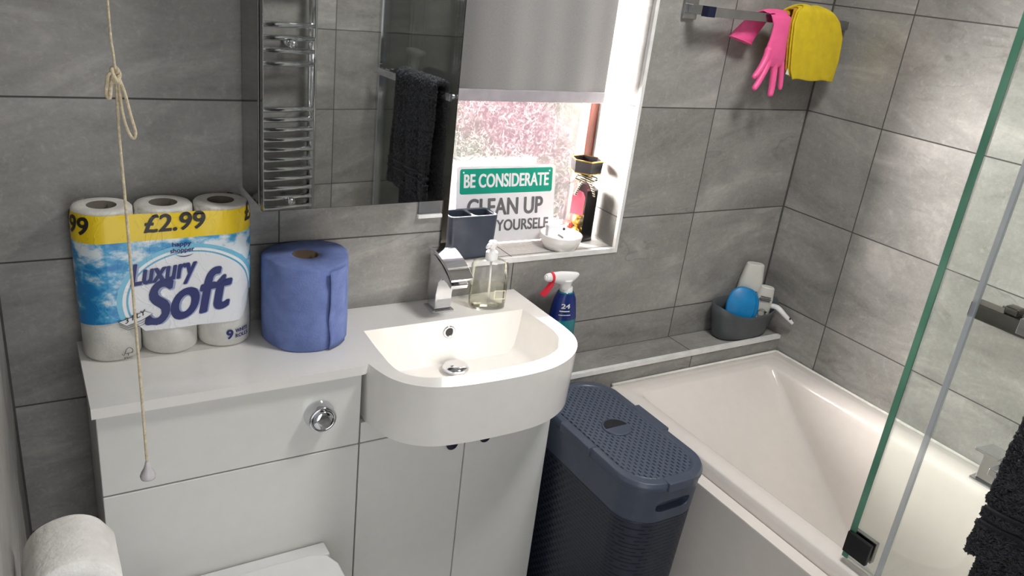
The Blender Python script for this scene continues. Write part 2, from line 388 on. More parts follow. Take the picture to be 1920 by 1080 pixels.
# window in the recess
bm = bmesh.new(); y0, y1, fwid = .160, .205, .030
box(bm, WX0, WX0 + fwid, y0, y1, WZ0, WZ1); box(bm, WX1 - fwid, WX1, y0, y1, WZ0, WZ1)
box(bm, WX0 + fwid, WX1 - fwid, y0, y1, WZ0, WZ0 + .022); box(bm, WX0 + fwid, WX1 - fwid, y0, y1, WZ1 - fwid, WZ1)
win = struct('window_1', bm, m_wood); bevel(win, .004)
struct('pane', bx(WX0 + fwid, WX1 - fwid, .180, .184, WZ0 + .022, WZ1 - fwid), m_pane, win)
# what stands outside: a pink rendered wall with green growth on it
m_pink, t = newmat('pink_rendered_wall')
oc = t.n('ShaderNodeTexCoord').outputs['Object']
gp = t.n('ShaderNodeMapRange', ins={0: t.noise(oc, 2.2, 3, .5), 1: .44, 2: .60, 3: 0.0, 4: 1.0}).outputs[0]
t.out(t.bsdf(Base_Color=t.mix(gp, lin((186, 148, 154)), lin((150, 156, 138))), Roughness=0.9))
struct('wall_outside', bx(-.5, 5.5, 2.2, 2.35, -.5, 1.0), m_pink)

# ------------------------------------------------------------------ wc unit, vanity unit, worktop with basin
CZ = 0.850; VF = -0.255
wc = thing('toilet_unit', 'white cistern cabinet behind the toilet under the long end of the worktop', 'cabinet', (.4525, -.12, 0))
bm = bmesh.new()
for a in ((.212, .228, -.236, -.002, 0, .829), (.682, .698, -.236, -.002, 0, .829), (.228, .682, -.02, -.002, 0, .829), (.228, .682, -.236, -.02, 0, .016)): box(bm, *a)
obj('carcass', bm, white_gloss, wc)
bevel(obj('access_panel', bx(.212, .6985, VF, -.238, .6565, .828), white_gloss, wc), .002)
bevel(obj('back_panel', bx(.212, .6985, VF, -.238, .004, .6535), white_gloss, wc), .002)
fb = Matrix.Translation((.610, VF, .748)) @ Matrix.Rotation(R(90), 4, 'X')
bm = bmesh.new(); lathe(bm, [(.031, 0), (.031, .003), (.0285, .006), (.0285, .024), (.0265, .027), (.0225, .027), (.0215, .0245), (.0, .0245)][:-1], 0, 0, 40, mat=fb)
bo = obj('flush_button', bm, chrome, wc, True)
bm = bmesh.new(); lathe(bm, [(.021, .0248), (.021, .029), (.019, .0315), (.010, .0325)], 0, 0, 36, mat=fb); obj('push_plate', bm, chrome, bo, True)
va = thing('vanity_unit', 'white two-door vanity cabinet under the basin', 'cabinet', (.95, -.12, 0))
bm = bmesh.new()
for a in ((.702, .718, -.236, -.002, 0, .705), (1.181, 1.197, -.236, -.002, 0, .705), (.718, 1.181, -.02, -.002, 0, .705), (.718, 1.181, -.236, -.02, .05, .066), (.718, 1.181, -.20, -.184, 0, .05)): box(bm, *a)
obj('carcass', bm, white_gloss, va)
bevel(obj('fascia', bx(.7015, 1.197, VF, -.238, .6565, .706), white_gloss, va), .002)
for x0, x1, hx in ((.7015, .9585, .920), (.9615, 1.197, 1.006)):
    d = bevel(obj('door', bx(x0, x1, VF, -.238, .052, .6535), white_gloss, va), .002)
    bm = bmesh.new(); lathe(bm, [(.006, 0), (.006, .006), (.014, .008), (.0145, .012), (.012, .0145)], 0, 0, 28, mat=Matrix.Translation((hx, VF, .608)) @ Matrix.Rotation(R(90), 4, 'X'))
    obj('handle', bm, knob_dark, d, True, 'dark round knob')
# worktop moulded in one piece with the basin
def dshape(pts, n=5): return [(p.x, p.y) for p in spline([(a, b, 0) for a, b in pts], n)]
outer = [(.7055, -.255)] + dshape([(.708, -.266), (.715, -.300), (.7285, -.338), (.756, -.372), (.800, -.398), (.862, -.409), (.94, -.413), (1.02, -.411), (1.08, -.400), (1.135, -.374), (1.178, -.336), (1.203, -.29), (1.210, -.24), (1.2105, -.20)]) + [(1.2105, -.10)]
low = []
for x, y in outer:
    low.append((.957 + (x - .957) * .985, y * .985 if y < -.3 else y))
bn = thing('basin_worktop', 'white worktop moulded in one piece with a rounded basin', 'basin', (.70, -.135, .83))
bm = bmesh.new()
body = [(.7055, -.10)] + outer; bodyl = [(.7145, -.10)] + low
loft(bm, [[(x, y, .709) for x, y in bodyl], [(x, y, .8499) for x, y in body]])
wt = obj('basin', bm, ceramic, bn)
top = bmesh.new(); prism(top, [(.205, 0), (.205, -.270), (.690, -.270), (.700, -.2685), (.7075, -.264), (.722, -.255), (.732, -.112), (1.2105, -.112), (1.2105, 0)], .8295, CZ)
bowl = bmesh.new()
inn = [(.753, -.119), (.7485, -.20)] + dshape([(.7475, -.27), (.753, -.310), (.775, -.343), (.815, -.361), (.87, -.368), (.95, -.370), (1.03, -.366), (1.09, -.352), (1.135, -.325), (1.163, -.285), (1.174, -.235), (1.172, -.19)]) + [(1.166, -.119)]
def scl(k, dy, dz): return [(.96 + (x - .96) * k, (-.15 - dy) + (y + .15 + dy) * k + dy * 0, CZ + dz) for x, y in inn]
loft(bowl, [[(x, y, CZ + .01) for x, y in inn], [(x, y, CZ - .004) for x, y in inn], scl(.97, 0, -.06), scl(.93, .01, -.095), scl(.84, .02, -.112), scl(.55, .02, -.118)])
boolean(wt, [top], 'UNION'); boolean(wt, [bowl])
bevel(wt, .0045, 3, 40)
bm = bmesh.new(); om = Matrix.Translation((.965, -.1205, .818)) @ Matrix.Rotation(R(86), 4, 'X')
lathe(bm, [(.0155, -.002), (.0155, .002), (.0135, .0035), (.0105, .003), (.0095, .001)], 0, 0, 32, cap1=False, mat=om)
of = obj('overflow_ring', bm, chrome, bn, True)
bm = bmesh.new(); lathe(bm, [(.0098, .0006), (.0098, .0012)], 0, 0, 24, mat=om); obj('overflow_hole', bm, hole_shade, of)
bm = bmesh.new(); lathe(bm, [(.024, .731), (.024, .739), (.031, .741), (.032, .745), (.028, .751), (.018, .7545), (.006, .756)], .968, -.162, 36); obj('plug', bm, chrome, bn, True)

# mixer tap on the basin
tp = thing('basin_tap', 'square chrome waterfall tap standing behind the basin', 'tap', (.966, -.055, CZ))
bevel(obj('base_plate', bx(.938, .994, -.082, -.030, CZ, CZ + .006), chrome, tp), .0015)
bm = bmesh.new()
prof = [(-.034, .856), (-.032, .985), (-.058, .986), (-.095, .977), (-.125, .963), (-.150, .948), (-.146, .937), (-.125, .944), (-.100, .946), (-.085, .930), (-.077, .898), (-.075, .856)]
loft(bm, [[(x, y, z) for y, z in prof] for x in (.945, .988)])
bevel(obj('body', bm, chrome, tp), .002)
bm = bmesh.new(); cv = spline([(0, -.022, 1.004), (0, -.065, 1.004), (0, -.105, .994), (0, -.135, .982), (0, -.158, .966)], 5)
pr = [(p.y, p.z) for p in cv] + [(p.y + .002, p.z - .007) for p in reversed(cv)]
loft(bm, [[(x, y, z) for y, z in pr] for x in (.939, .994)]); bevel(obj('lever', bm, chrome, tp), .0012)
obj('stem', bx(.957, .976, -.056, -.038, .984, .999), chrome, tp)

# ------------------------------------------------------------------ mirror cabinet and what is fixed beside it
mc = thing('mirror_cabinet', 'grey bathroom cabinet with a mirror door above the worktop', 'cabinet', (.724, 0, 1.147))
alu = pmat('grey_cabinet_side', (150, 150, 148), 0.12, 0.85)
bevel(obj('body', bx(.526, .921, -.122, -.001, 1.149, 1.86), alu, mc), .002)
md = Matrix.Translation((.923, -.124, 0)) @ Matrix.Rotation(R(2.0), 4, 'Z')
bm = bmesh.new(); box(bm, -.398, 0, -.016, -.002, 1.147, 1.862, md); dr = obj('door', bm, alu, mc)
bm = bmesh.new(); box(bm, -.3965, -.0015, -.0185, -.016, 1.1485, 1.8605, md); obj('mirror', bm, m_mirror, dr)
br = thing('wall_bracket', 'small chrome wall bracket under the corner of the mirror cabinet', 'bracket', (.948, 0, 1.064))
bevel(obj('plate', bx(.920, .976, -.006, 0, 1.072, 1.118), hook_grey, br), .001)
bevel(obj('lip', bx(.917, .979, -.012, 0, 1.063, 1.072), silver_trim, br), .002)

# ------------------------------------------------------------------ window sill things
rb = thing('roller_blind', 'grey roller blind pulled halfway down the window', 'blind', (1.245, .10, 1.315))
bm = bmesh.new(); n = 40
loft(bm, [[(1.0 + .487 * i / n, .100 + .0022 * math.sin(i * .75 + z * 4) + .002 * math.sin(i * .33), z) for i in range(n + 1)] for z in (1.343, 1.5, 1.7, 1.90)], False, False, False)
fb_ = obj('fabric', bm, m_blind, rb, True)
bevel(obj('hem_bar', bx(1.0, 1.487, .095, .105, 1.315, 1.344), blind_bar, rb), .003)
bm = bmesh.new(); tube(bm, [(.999, .10, 1.925), (1.505, .10, 1.925)], .018, 16); obj('roller', bm, white_plastic, rb, True)

sg = thing('notice_sign', 'green and white notice propped against the window, asking people to clean up', 'sign', (1.237, .135, .9375))
sm_ = Matrix.Translation((1.0875, .114, .9400)) @ Matrix.Rotation(R(-1.2), 4, 'Z') @ Matrix.Rotation(R(90 - 8), 4, 'X')
def on_sign(bm, dx, dy, dz): bmesh.ops.transform(bm, matrix=sm_ @ Matrix.Translation((dx, dy, dz)), verts=bm.verts); return bm
sign_white = pmat('sign_white', (232, 232, 236), 0.35, namp=0.01); sign_green = pmat('sign_green', (0, 150, 126), 0.35, namp=0.02); metal_grey = sign_white
bm = bmesh.new(); prism(bm, rrect(0, .300, 0, .204, .008), -.0030, 0); bp = obj('panel', on_sign(bm, 0, 0, 0), sign_white, sg)
bm = bmesh.new(); prism(bm, rrect(.010, .290, .132, .197, .006), .0, .0004); obj('header', on_sign(bm, 0, 0, .0001), sign_green, bp)
obj('header_lettering', on_sign(text_bm('BE CONSIDERATE', .258, .036, .0013), .021, .148, .0008), sign_white, bp)
obj('lettering', on_sign(text_bm('CLEAN UP', .232, .047, .0019), .032, .073, .0006), grey_print, bp)
obj('lettering', on_sign(text_bm('AFTER YOURSELF', .272, .031, .0012), .012, .030, .0006), grey_print, bp)
bm = bmesh.new()
for x in (.020, .280):
    bm = bmesh.new(); prism(bm, [(x + .0025 * math.cos(a * PI / 6), .188 + .0025 * math.sin(a * PI / 6)) for a in range(12)], .0005, .001)
    obj('screw_hole', on_sign(bm, 0, 0, 0), sign_white, bp)

th = thing('toothbrush_holder', 'slate grey double toothbrush holder on the window sill', 'toothbrush holder', (1.086, .052, .9375))
bm = bmesh.new()
loft(bm, [[(1.086 + (x - 1.086) * k, .052 + (y - .052) * k, z) for x, y, _ in rrect(1.018, 1.154, .018, .086, .014)] for z, k in ((.9375, .90), (.945, .93), (1.0, .97), (1.050, 1.0))])
o = obj('body', bm, slate, th)
cs = []
for a, b in ((1.026, 1.0815), (1.0905, 1.146)):
    c = bmesh.new(); prism(c, rrect(a, b, .026, .078, .010), .955, 1.06); cs.append(c)
boolean(o, cs); bevel(o, .0035, 3, 40)

# cracker-shaped gift box with chocolates
gc = thing('gift_cracker', 'black and gold cracker-shaped gift box with pink label by the window frame', 'gift box', (1.474, .105, .9375))
gx, gy = 1.467, .104
black_g = pmat('black_gloss', (28, 26, 28), 0.25); gold = pmat('gold_foil', (206, 168, 84), 0.28, 1.0, nscale=90, namp=0.2, bump=0.6, bscale=120); pinkl = pmat('pink_label', (226, 110, 132), 0.4)
def hexr(r, z, rot=0): return [(gx + r * math.cos(R(60 * i + 10 + rot)), gy + r * math.sin(R(60 * i + 10 + rot)), z) for i in range(6)]
bm = bmesh.new(); loft(bm, [hexr(.042, 1.129), hexr(.043, 1.131), hexr(.045, 1.162), hexr(.045, 1.164), hexr(.041, 1.164), hexr(.040, 1.146)]); ld_ = obj('lid', bm, black_g, gc)
for z in (1.1285, 1.1625):
    bm = bmesh.new(); r_ = .0435 if z < 1.15 else .0458
    loft(bm, [hexr(r_, z), hexr(r_, z + .003), hexr(r_ - .003, z + .003), hexr(r_ - .003, z)], False, False); obj('gold_edge', bm, gold, ld_)
bm = bmesh.new(); loft(bm, [hexr(.044, .9375), hexr(.044, 1.085), hexr(.021, 1.112), hexr(.021, 1.120), hexr(.040, 1.129)]); cb = obj('clear_case', bm, m_clear, gc)
bm = bmesh.new(); loft(bm, [hexr(.0448, .9378), hexr(.0448, .944)]); obj('base', bm, black_g, gc)
bm = bmesh.new()
pts = hexr(.0430, 0)
for a, b in ((0, 1), (5, 0), (4, 5)):
    (x0, y0, _), (x1, y1, _) = pts[a], pts[b]
    v = [bm.verts.new(p) for p in ((x0, y0, .946), (x1, y1, .946), (x1, y1, 1.084), (x0, y0, 1.084))]; bm.faces.new(v)
obj('card_liner', bm, black_g, gc)
# label on the face turned to the room
def face_pt(k, s, z, d):
    (x0, y0, _), (x1, y1, _) = hexr(.0442 + d, 0)[k], hexr(.0442 + d, 0)[(k + 1) % 6]
    return (x0 + (x1 - x0) * s, y0 + (y1 - y0) * s, z)
bm = bmesh.new(); fpts = [(.1, 1.016), (.9, 1.016), (.9, 1.066), (.75, 1.080), (.5, 1.084), (.25, 1.080), (.1, 1.066)]
loft(bm, [[face_pt(3, s, z, .0006) for s, z in fpts], [face_pt(3, s, z, .0012) for s, z in fpts]]); obj('label', bm, pinkl, gc)
for z, dx, dy in ((.9955, -.010, -.014), (.959, -.012, -.016)):
    bm = bmesh.new(); bmesh.ops.create_icosphere(bm, subdivisions=3, radius=.0195, matrix=Matrix.Translation((gx + dx, gy + dy, z))); obj('gold_chocolate', bm, gold, gc, True)
bm = bmesh.new(); bmesh.ops.create_icosphere(bm, subdivisions=2, radius=.011, matrix=Matrix.Translation((gx - .027, gy + .006, .976)))
for v in bm.verts: v.co += Vector((noise.noise(v.co * 150), noise.noise(v.co * 150 + Vector((5, 5, 5))), noise.noise(v.co * 150 + Vector((9, 1, 3))))) * .004
obj('red_sweet', bm, pmat('red_foil', (196, 70, 60), 0.3, 0.6), gc)
m_stripe, t = newmat('striped_ribbon'); sp = t.n('ShaderNodeSeparateXYZ', ins={0: t.n('ShaderNodeTexCoord').outputs['Object']})
st = t.m('GREATER_THAN', t.m('FRACT', t.m('MULTIPLY', t.m('ADD', sp.outputs[2], t.m('MULTIPLY', sp.outputs[0], .35)), 170)), 0.55)
t.out(t.bsdf(Base_Color=t.mix(st, (0.02, 0.02, 0.02, 1), lin((226, 210, 176))), Roughness=0.4))
bm = bmesh.new()
lathe(bm, [(.0225, 1.110), (.0225, 1.122)], gx, gy, 24)
for s in (-1, 1):
    ux, uy = math.cos(R(-30)), math.sin(R(-30))
    def rp(a, z, d): return (gx + ux * a * s - .012 - d * .5, gy + uy * a * s - .022 - d, z)
    tube(bm, spline([rp(0, 1.116, 0), rp(.012, 1.124, .004), rp(.026, 1.122, .004), rp(.028, 1.114, .003), rp(.014, 1.112, .004), rp(0, 1.114, 0)], 5), .003, 6)
    tube(bm, spline([rp(0, 1.114, .001), rp(.012, 1.104, .008), rp(.022, 1.084, .012), rp(.026, 1.070, .013)], 5), .0035, 6)
obj('ribbon_bow', bm, m_stripe, gc, True, 'black and cream striped ribbon bow')

bm = bmesh.new()
lathe(bm, [(.034, .9375), (.046, .9385), (.054, .955), (.0585, .976), (.0565, .9775), (.0540, .975), (.049, .956), (.042, .9425), (.018, .9415)], 1.372, .046, 40)
single('dish', bm, ceramic, 'shallow white dish on the window sill in front of the gift box', 'dish', (1.372, .046, .9375), True)
sb = thing('soap_box', 'small white and grey box standing in the white dish', 'box', (1.360, .054, .945))
q = Matrix.Translation((1.360, .054, .9440)) @ Matrix.Rotation(R(-14), 4, 'Z') @ Matrix.Rotation(R(-6), 4, 'X')
bm = bmesh.new(); box(bm, -.026, .028, -.010, .010, 0, .052, q); bevel(obj('carton', bm, pmat('pale_card', (226, 228, 236), 0.5), sb), .002)
bm = bmesh.new(); lathe(bm, [(.0035, 0), (.0035, .0006)], 0, 0, 16, mat=q @ Matrix.Translation((.019, -.0102, .044)) @ Matrix.Rotation(R(90), 4, 'X')); obj('printed_dot', bm, black_print, sb)
bm = bmesh.new(); box(bm, -.010, .008, -.0108, -.0102, .022, .027, q @ Matrix.Translation((0, 0, .002)) @ Matrix.Rotation(R(30), 4, 'Y')); obj('printed_bar', bm, grey_print, sb)

# ------------------------------------------------------------------ liquid soap beside the tap
so = thing('soap_dispenser', 'clear pump bottle half full of hand soap beside the tap', 'soap bottle', (1.086, -.075, CZ))
sq = Matrix.Translation((1.086, -.076, CZ)) @ Matrix.Rotation(R(-14), 4, 'Z')
def oval(rx, ry, z, e=2.8, n=36):
    out = []
    for i in range(n):
        a = 2 * PI * i / n; c, s = math.cos(a), math.sin(a)
        out.append(sq @ Vector((rx * math.copysign(abs(c) ** (2 / e), c), ry * math.copysign(abs(s) ** (2 / e), s), z)))
    return out
bm = bmesh.new(); loft(bm, [oval(.040, .022, .0005), oval(.045, .026, .004), oval(.046, .027, .06), oval(.046, .027, .106), oval(.042, .024, .117), oval(.026, .018, .122), oval(.012, .012, .124, 2)]); obj('bottle', bm, m_clear, so, True)
bm = bmesh.new(); loft(bm, [oval(.039, .021, .003), oval(.0435, .0245, .006), oval(.0445, .0255, .055), oval(.0445, .0255, .058)]); obj('liquid_soap', bm, m_soap, so, True)
bm = bmesh.new(); lathe(bm, [(.0145, .122), (.0150, .124), (.0150, .140), (.0135, .143), (.0075, .145), (.0070, .154), (.0100, .156), (.0108, .166), (.0085, .1695)], 0, 0, 28, mat=sq); pm = obj('pump', bm, white_plastic, so, True)
bm = bmesh.new(); tube(bm, [sq @ Vector(p) for p in ((0, 0, .162), (-.012, -.012, .164), (-.020, -.022, .160))], .0045, 10); obj('spout', bm, white_plastic, pm, True)
bm = bmesh.new(); tube(bm, [sq @ Vector(p) for p in ((0, 0, .122), (.002, 0, .06), (.004, 0, .008))], .0028, 8); obj('dip_tube', bm, white_plastic, pm, True)
bm = bmesh.new()
for a in ((.008, .036, .0512, .0530), (.008, .036, .0300, .0318), (.008, .0098, .030, .053), (.0342, .036, .030, .053)):
    box(bm, a[0], a[1], -.0285, -.0278, a[2], a[3], sq)
obj('label_print', bm, pmat('cream_print', (236, 226, 190), 0.5), so)

# ------------------------------------------------------------------ kitchen-blue paper roll
cx, cy, rr_ = .628, -.096, .0885
tr = thing('paper_towel_roll', 'thick blue paper roll standing between toilet roll pack and basin', 'paper roll', (cx, cy, CZ))
def rollr(r, z, k):
    out = []
    for i in range(72):
        a = 2 * PI * i / 72
        d = .0022 * math.sin(3 * a + 1.0) + .0012 * math.sin(7 * a + z * 6) + k * .0035 * max(0, math.cos(a - R(35))) ** 8
        out.append((cx + (r + d) * math.cos(a), cy + (r + d) * math.sin(a), z + (.0035 * math.sin(2 * a + .6) if k else 0)))
    return out
bm = bmesh.new()
hole = lambda z: [(cx + .0275 * math.cos(2 * PI * i / 72), cy + .0275 * math.sin(2 * PI * i / 72), z) for i in range(72)]
zt = CZ + .183
loft(bm, [hole(CZ + .0005), rollr(rr_ - .004, CZ + .0005, 0), rollr(rr_ - .001, CZ + .004, 0), rollr(rr_, CZ + .05, 0), rollr(rr_ - .001, CZ + .12, .5), rollr(rr_ - .0015, zt - .004, 1), rollr(rr_ - .006, zt, 1), rollr(rr_ * .62, zt + .001, .4), hole(zt), hole(CZ + .0005)], False, False)
bmesh.ops.remove_doubles(bm, verts=bm.verts, dist=.00005)
obj('paper', bm, m_bluepaper, tr, True)
bm = bmesh.new(); lathe(bm, [(.0272, CZ + .001), (.0272, zt - .001), (.0255, zt - .001), (.0255, CZ + .001)], cx, cy, 40, False, False); obj('core', bm, card, tr, True)
bm = bmesh.new(); rings = []
for j in range(15):
    z = CZ + .004 + (.172) * j / 14; ring = []
    for i in range(9):
        a = R(-76 + i * 4.2 + 1.2 * math.sin(j * .8)); r = rr_ + .0022 + .0035 * (1 - i / 8) ** 2 * (1 + .5 * math.sin(j * 1.1))
        ring.append((cx + r * math.cos(a), cy + r * math.sin(a), z))
    rings.append(ring)
loft(bm, rings, False, False, False); fo = obj('loose_sheet', bm, m_bluepaper, tr, True)
s = fo.modifiers.new('solid', 'SOLIDIFY'); s.thickness = .0008

# ------------------------------------------------------------------ pack of nine toilet rolls
pk = thing('toilet_roll_pack', 'wrapped nine-roll toilet paper pack with yellow price band on the worktop', 'toilet paper', (.367, -.057, CZ))
PR = .0535; px0, px1 = .2635, .4705; pyc = -.0575
def perim(s):
    q = PI / 2 * PR
    if s < q: a = PI + s / PR; return (px0 + PR * math.cos(a), pyc + PR * math.sin(a))
    if s < q + (px1 - px0): return (px0 + s - q, pyc - PR)
    a = 1.5 * PI + (s - q - (px1 - px0)) / PR; return (px1 + PR * math.cos(a), pyc + PR * math.sin(a))
QS = PI / 2 * PR; ST = 2 * QS + px1 - px0
wz = [0.001, .012, .04, .08, .12, .16, .20, .24, .27, .288, .297]
m_wrap, t = newmat('printed_film')
uvn = t.n('ShaderNodeUVMap').outputs[0]; sp = t.n('ShaderNodeSeparateXYZ', ins={0: uvn}); u, v = sp.outputs[0], sp.outputs[1]
gt = lambda a, b: t.m('GREATER_THAN', a, b)
band = t.m('MULTIPLY', gt(v, t.m('ADD', .240, t.m('MULTIPLY', t.m('SUBTRACT', u, .18), .02))), t.m('SUBTRACT', 1.0, gt(v, .2900)))
cl = t.noise(t.n('ShaderNodeCombineXYZ', ins={0: u, 1: t.m('MULTIPLY', v, 1.5)}).outputs[0], 17, 5, .6)
skyc = t.ramp(t.m('ADD', cl, t.m('MULTIPLY', t.m('SUBTRACT', v, .15), .9)), [(.46, lin((14, 128, 196))), (.54, lin((70, 168, 216))), (.64, lin((226, 236, 243)))])
def ell(cu, cv, a, b):
    x = t.m('DIVIDE', t.m('SUBTRACT', u, cu), a); y = t.m('DIVIDE', t.m('SUBTRACT', v, cv), b)
    return t.m('ADD', t.m('MULTIPLY', x, x), t.m('MULTIPLY', y, y))
e = ell(.225, .118, .112, .092)
colr = t.mix(t.m('MULTIPLY', gt(1.42, e), gt(e, 1.16)), skyc, lin((120, 196, 226)))
colr = t.mix(gt(1.22, e), colr, lin((244, 246, 248)))
colr = t.mix(t.m('MULTIPLY', gt(1.10, e), gt(e, 1.0)), colr, lin((96, 176, 214)))
colr = t.mix(gt(1.03, e), colr, lin((236, 238, 242)))
colr = t.mix(band, colr, lin((242, 208, 8)))
vb = t.m('ADD', .072, t.m('MULTIPLY', u, .125))
prt = t.m('MULTIPLY', t.m('LESS_THAN', v, t.m('SUBTRACT', 2.0, t.m('MULTIPLY', gt(u, ST), 1.77))), 1.0); prt = t.m('MULTIPLY', prt, t.m('MAXIMUM', t.m('MULTIPLY', gt(v, vb), gt(.2900, v)), t.m('MULTIPLY', gt(1.03, e), gt(v, .058))))
fn = t.noise(t.n('ShaderNodeCombineXYZ', ins={0: t.m('MULTIPLY', u, 1.6), 1: v}).outputs[0], 15, 2, .5, 1.2)
fl = t.n('ShaderNodeMapRange', ins={0: t.m('ABSOLUTE', t.m('SUBTRACT', fn, .5)), 1: 0.0, 2: .03, 3: 1.0, 4: 0.0}).outputs[0]
nrm = t.bump(t.m('ADD', t.m('MULTIPLY', fn, .5), t.m('MULTIPLY', fl, .35)), 0.35, 0.004)
pr_ = t.bsdf(Base_Color=colr, Roughness=.45, Coat_Weight=.3, Coat_Roughness=.08, Normal=nrm)
film = t.n('ShaderNodeMixShader', ins={0: t.m('ADD', .02, t.m('MULTIPLY', t.n('ShaderNodeFresnel', ins={0: 1.4, 1: nrm}).outputs[0], .4)), 1: t.n('ShaderNodeBsdfTransparent', ins={0: (.97, .97, .97, 1)}).outputs[0], 2: t.n('ShaderNodeBsdfGlossy', ins={0: (1, 1, 1, 1), 1: .1, 'Normal': nrm}).outputs[0]}).outputs[0]
t.out(t.n('ShaderNodeMixShader', ins={0: prt, 1: film, 2: pr_}).outputs[0])
bm = bmesh.new(); uvl = bm.loops.layers.uv.new('UVMap'); NS = 90; full = []
ring_s = [2 * ST * i / (2 * NS) for i in range(2 * NS)]
def pt_s(s, vz):
    if s <= ST: x, y = perim(s)
    else:
        x, y = perim(2 * ST - s); y = 2 * pyc - y
    k = 1 - .045 * max(0, (vz - .270) / .03) ** 2 - .02 * max(0, (.02 - vz) / .02)
    sc = 0
    if s < ST:
        ph = math.cos((x - px0) / .1035 * 2 * PI)
        sc = (.0035 if vz < .07 or vz > .285 else .0010) * (1 - ph) * .5 * (1 if QS < s < ST - QS else 0)
    return ((.367 + (x - .367) * k, pyc + (y - pyc) * k + sc, CZ + vz))
vs = [[bm.verts.new(pt_s(s, z)) for s in ring_s] for z in wz]
for j in range(len(wz) - 1):
    for i in range(2 * NS):
        i2 = (i + 1) % (2 * NS); f = bm.faces.new((vs[j][i], vs[j][i2], vs[j + 1][i2], vs[j + 1][i]))
        ss = (ring_s[i], ring_s[i] + ST / NS, ring_s[i] + ST / NS, ring_s[i]); zz = (wz[j], wz[j], wz[j + 1], wz[j + 1])
        for l, a, b in zip(f.loops, ss, zz): l[uvl].uv = (a, b)
wr = obj('wrapper', bm, m_wrap, pk, True)
for k in range(3):
    for j in range(3):
        x, z = .2635 + .1035 * k, CZ + .001 + .0985 * j; bm = bmesh.new()
        lathe(bm, [(.025, z), (.047, z), (.0505, z + .004), (.0512, z + .05), (.0505, z + .093), (.0475, z + .0965), (.036, z + .0975), (.025, z + .097)], x, pyc, 40, False, False)
        ro = obj('roll', bm, tissue, pk, True)
        if j == 2:
            bm = bmesh.new(); lathe(bm, [(.0248, z + .002), (.0248, z + .0968), (.0238, z + .0968), (.0238, z + .002)], x, pyc, 30, False, True); obj('core', bm, pmat('grey_card', (120, 112, 104), .9) if k == 0 else bpy.data.materials['grey_card'], ro, True)
def wrap_text(bm, s0, z0, d=.0009):
    def fn(x, y, z):
        p = Vector(pt_s(s0 + x, z0 + y)); c = Vector((min(max(p.x, px0), px1), pyc, p.z)); nn = (p - c).normalized()
        return p + nn * (d + z)
    return mapped(bm, fn)
def pack_text(name, s, wdt, h, s0, z0, m, bold=.0, shear=.0, d=.0009, sp=1.0, slope=0.0):
    b = text_bm(s, wdt, h, bold, shear, sp)
    if slope: mapped(b, lambda x, y, z: (x, y + x * slope, z))
    return obj(name, wrap_text(b, s0, z0, d), m, wr)
sx = lambda x: x - px0 + QS
pack_text('price', '£2.99', .108, .034, sx(.324), .254, black_print, .0013, .12, slope=.03)
pack_text('price', '£2.99', .108, .034, sx(.330) - .202, .252, black_print, .0013, .12)
pack_text('price', '£2.99', .108, .034, sx(.330) + .178, .262, black_print, .0013, .12)
pack_text('lettering', 'happy', .034, .0115, sx(.371), .2215, navy_print, .0004, slope=.05)
pack_text('lettering', 'shopper', .043, .0115, sx(.367), .2090, navy_print, .0004, slope=.05)
b = bmesh.new(); loft(b, [[(.020 * math.sin(R(a)), -.010 * math.cos(R(a)) - q * (1 - (a / 55) ** 2), 0) for a in range(-55, 56, 5)] for q in (0, .0018)], False, False, False)
obj('smile', wrap_text(b, sx(.392), .2150), navy_print, wr)
for m_, dd, off, q in ((shadow_print, .0006, (.0016, -.0016), .0034), (navy_print, .0012, (0, 0), .0022)):
    pack_text('lettering', 'Luxury', .118, .056, sx(.296) + off[0], .1385 + off[1], m_, q * .75, .25, dd, slope=.10)
    pack_text('lettering', 'Soft', .162, .092, sx(.316) + off[0], .064 + off[1], m_, q * 1.5, .25, dd, slope=.17)
pack_text('lettering', '9', .014, .021, sx(.464), .0185, navy_print, .0012, slope=.05)
pack_text('lettering', 'WHITE', .030, .0085, sx(.482), .0305, navy_print, .0004, slope=.05)
pack_text('lettering', 'ROLLS', .030, .0085, sx(.482), .0195, navy_print, .0004, slope=.05)
# the ply badge: a little stack of outlined sheets
def stroke(pts, wd):
    b = bmesh.new(); P = [Vector((x, y, 0)) for x, y in pts]; L_, R_ = [], []
    for i, p in enumerate(P):
        tt = (P[min(i + 1, len(P) - 1)] - P[max(i - 1, 0)]).normalized(); nn = Vector((-tt.y, tt.x, 0)) * wd / 2
        L_.append(p + nn); R_.append(p - nn)
    loft(b, [L_, R_], False, False, False); return b
badge = [(0, .010), (.024, .017), (.046, .027), (.060, .020), (.040, .008), (.014, .0), (0, .010)]
fill = bmesh.new(); fill.faces.new([fill.verts.new((x, y, 0)) for x, y in badge[:-1]])
obj('ply_badge', wrap_text(fill, sx(.271), .074, .0014), sign_white, wr)
bb = stroke(badge, .0010)
for k in (1, 2): join(bb, stroke([(.001 * k, .010 - .0045 * k), (.014 + .001 * k, -.0045 * k), (.040 + .001 * k, .008 - .0045 * k), (.060 - .001 * k, .020 - .0045 * k)], .0008))
obj('ply_outline', wrap_text(bb, sx(.271), .074, .0018), black_print, wr)
b = text_bm('3 PLY', .036, .011, .0002); mapped(b, lambda x, y, z: (x, y + x * .42, z)); obj('lettering', wrap_text(b, sx(.283), .0785, .0020), black_print, wr)
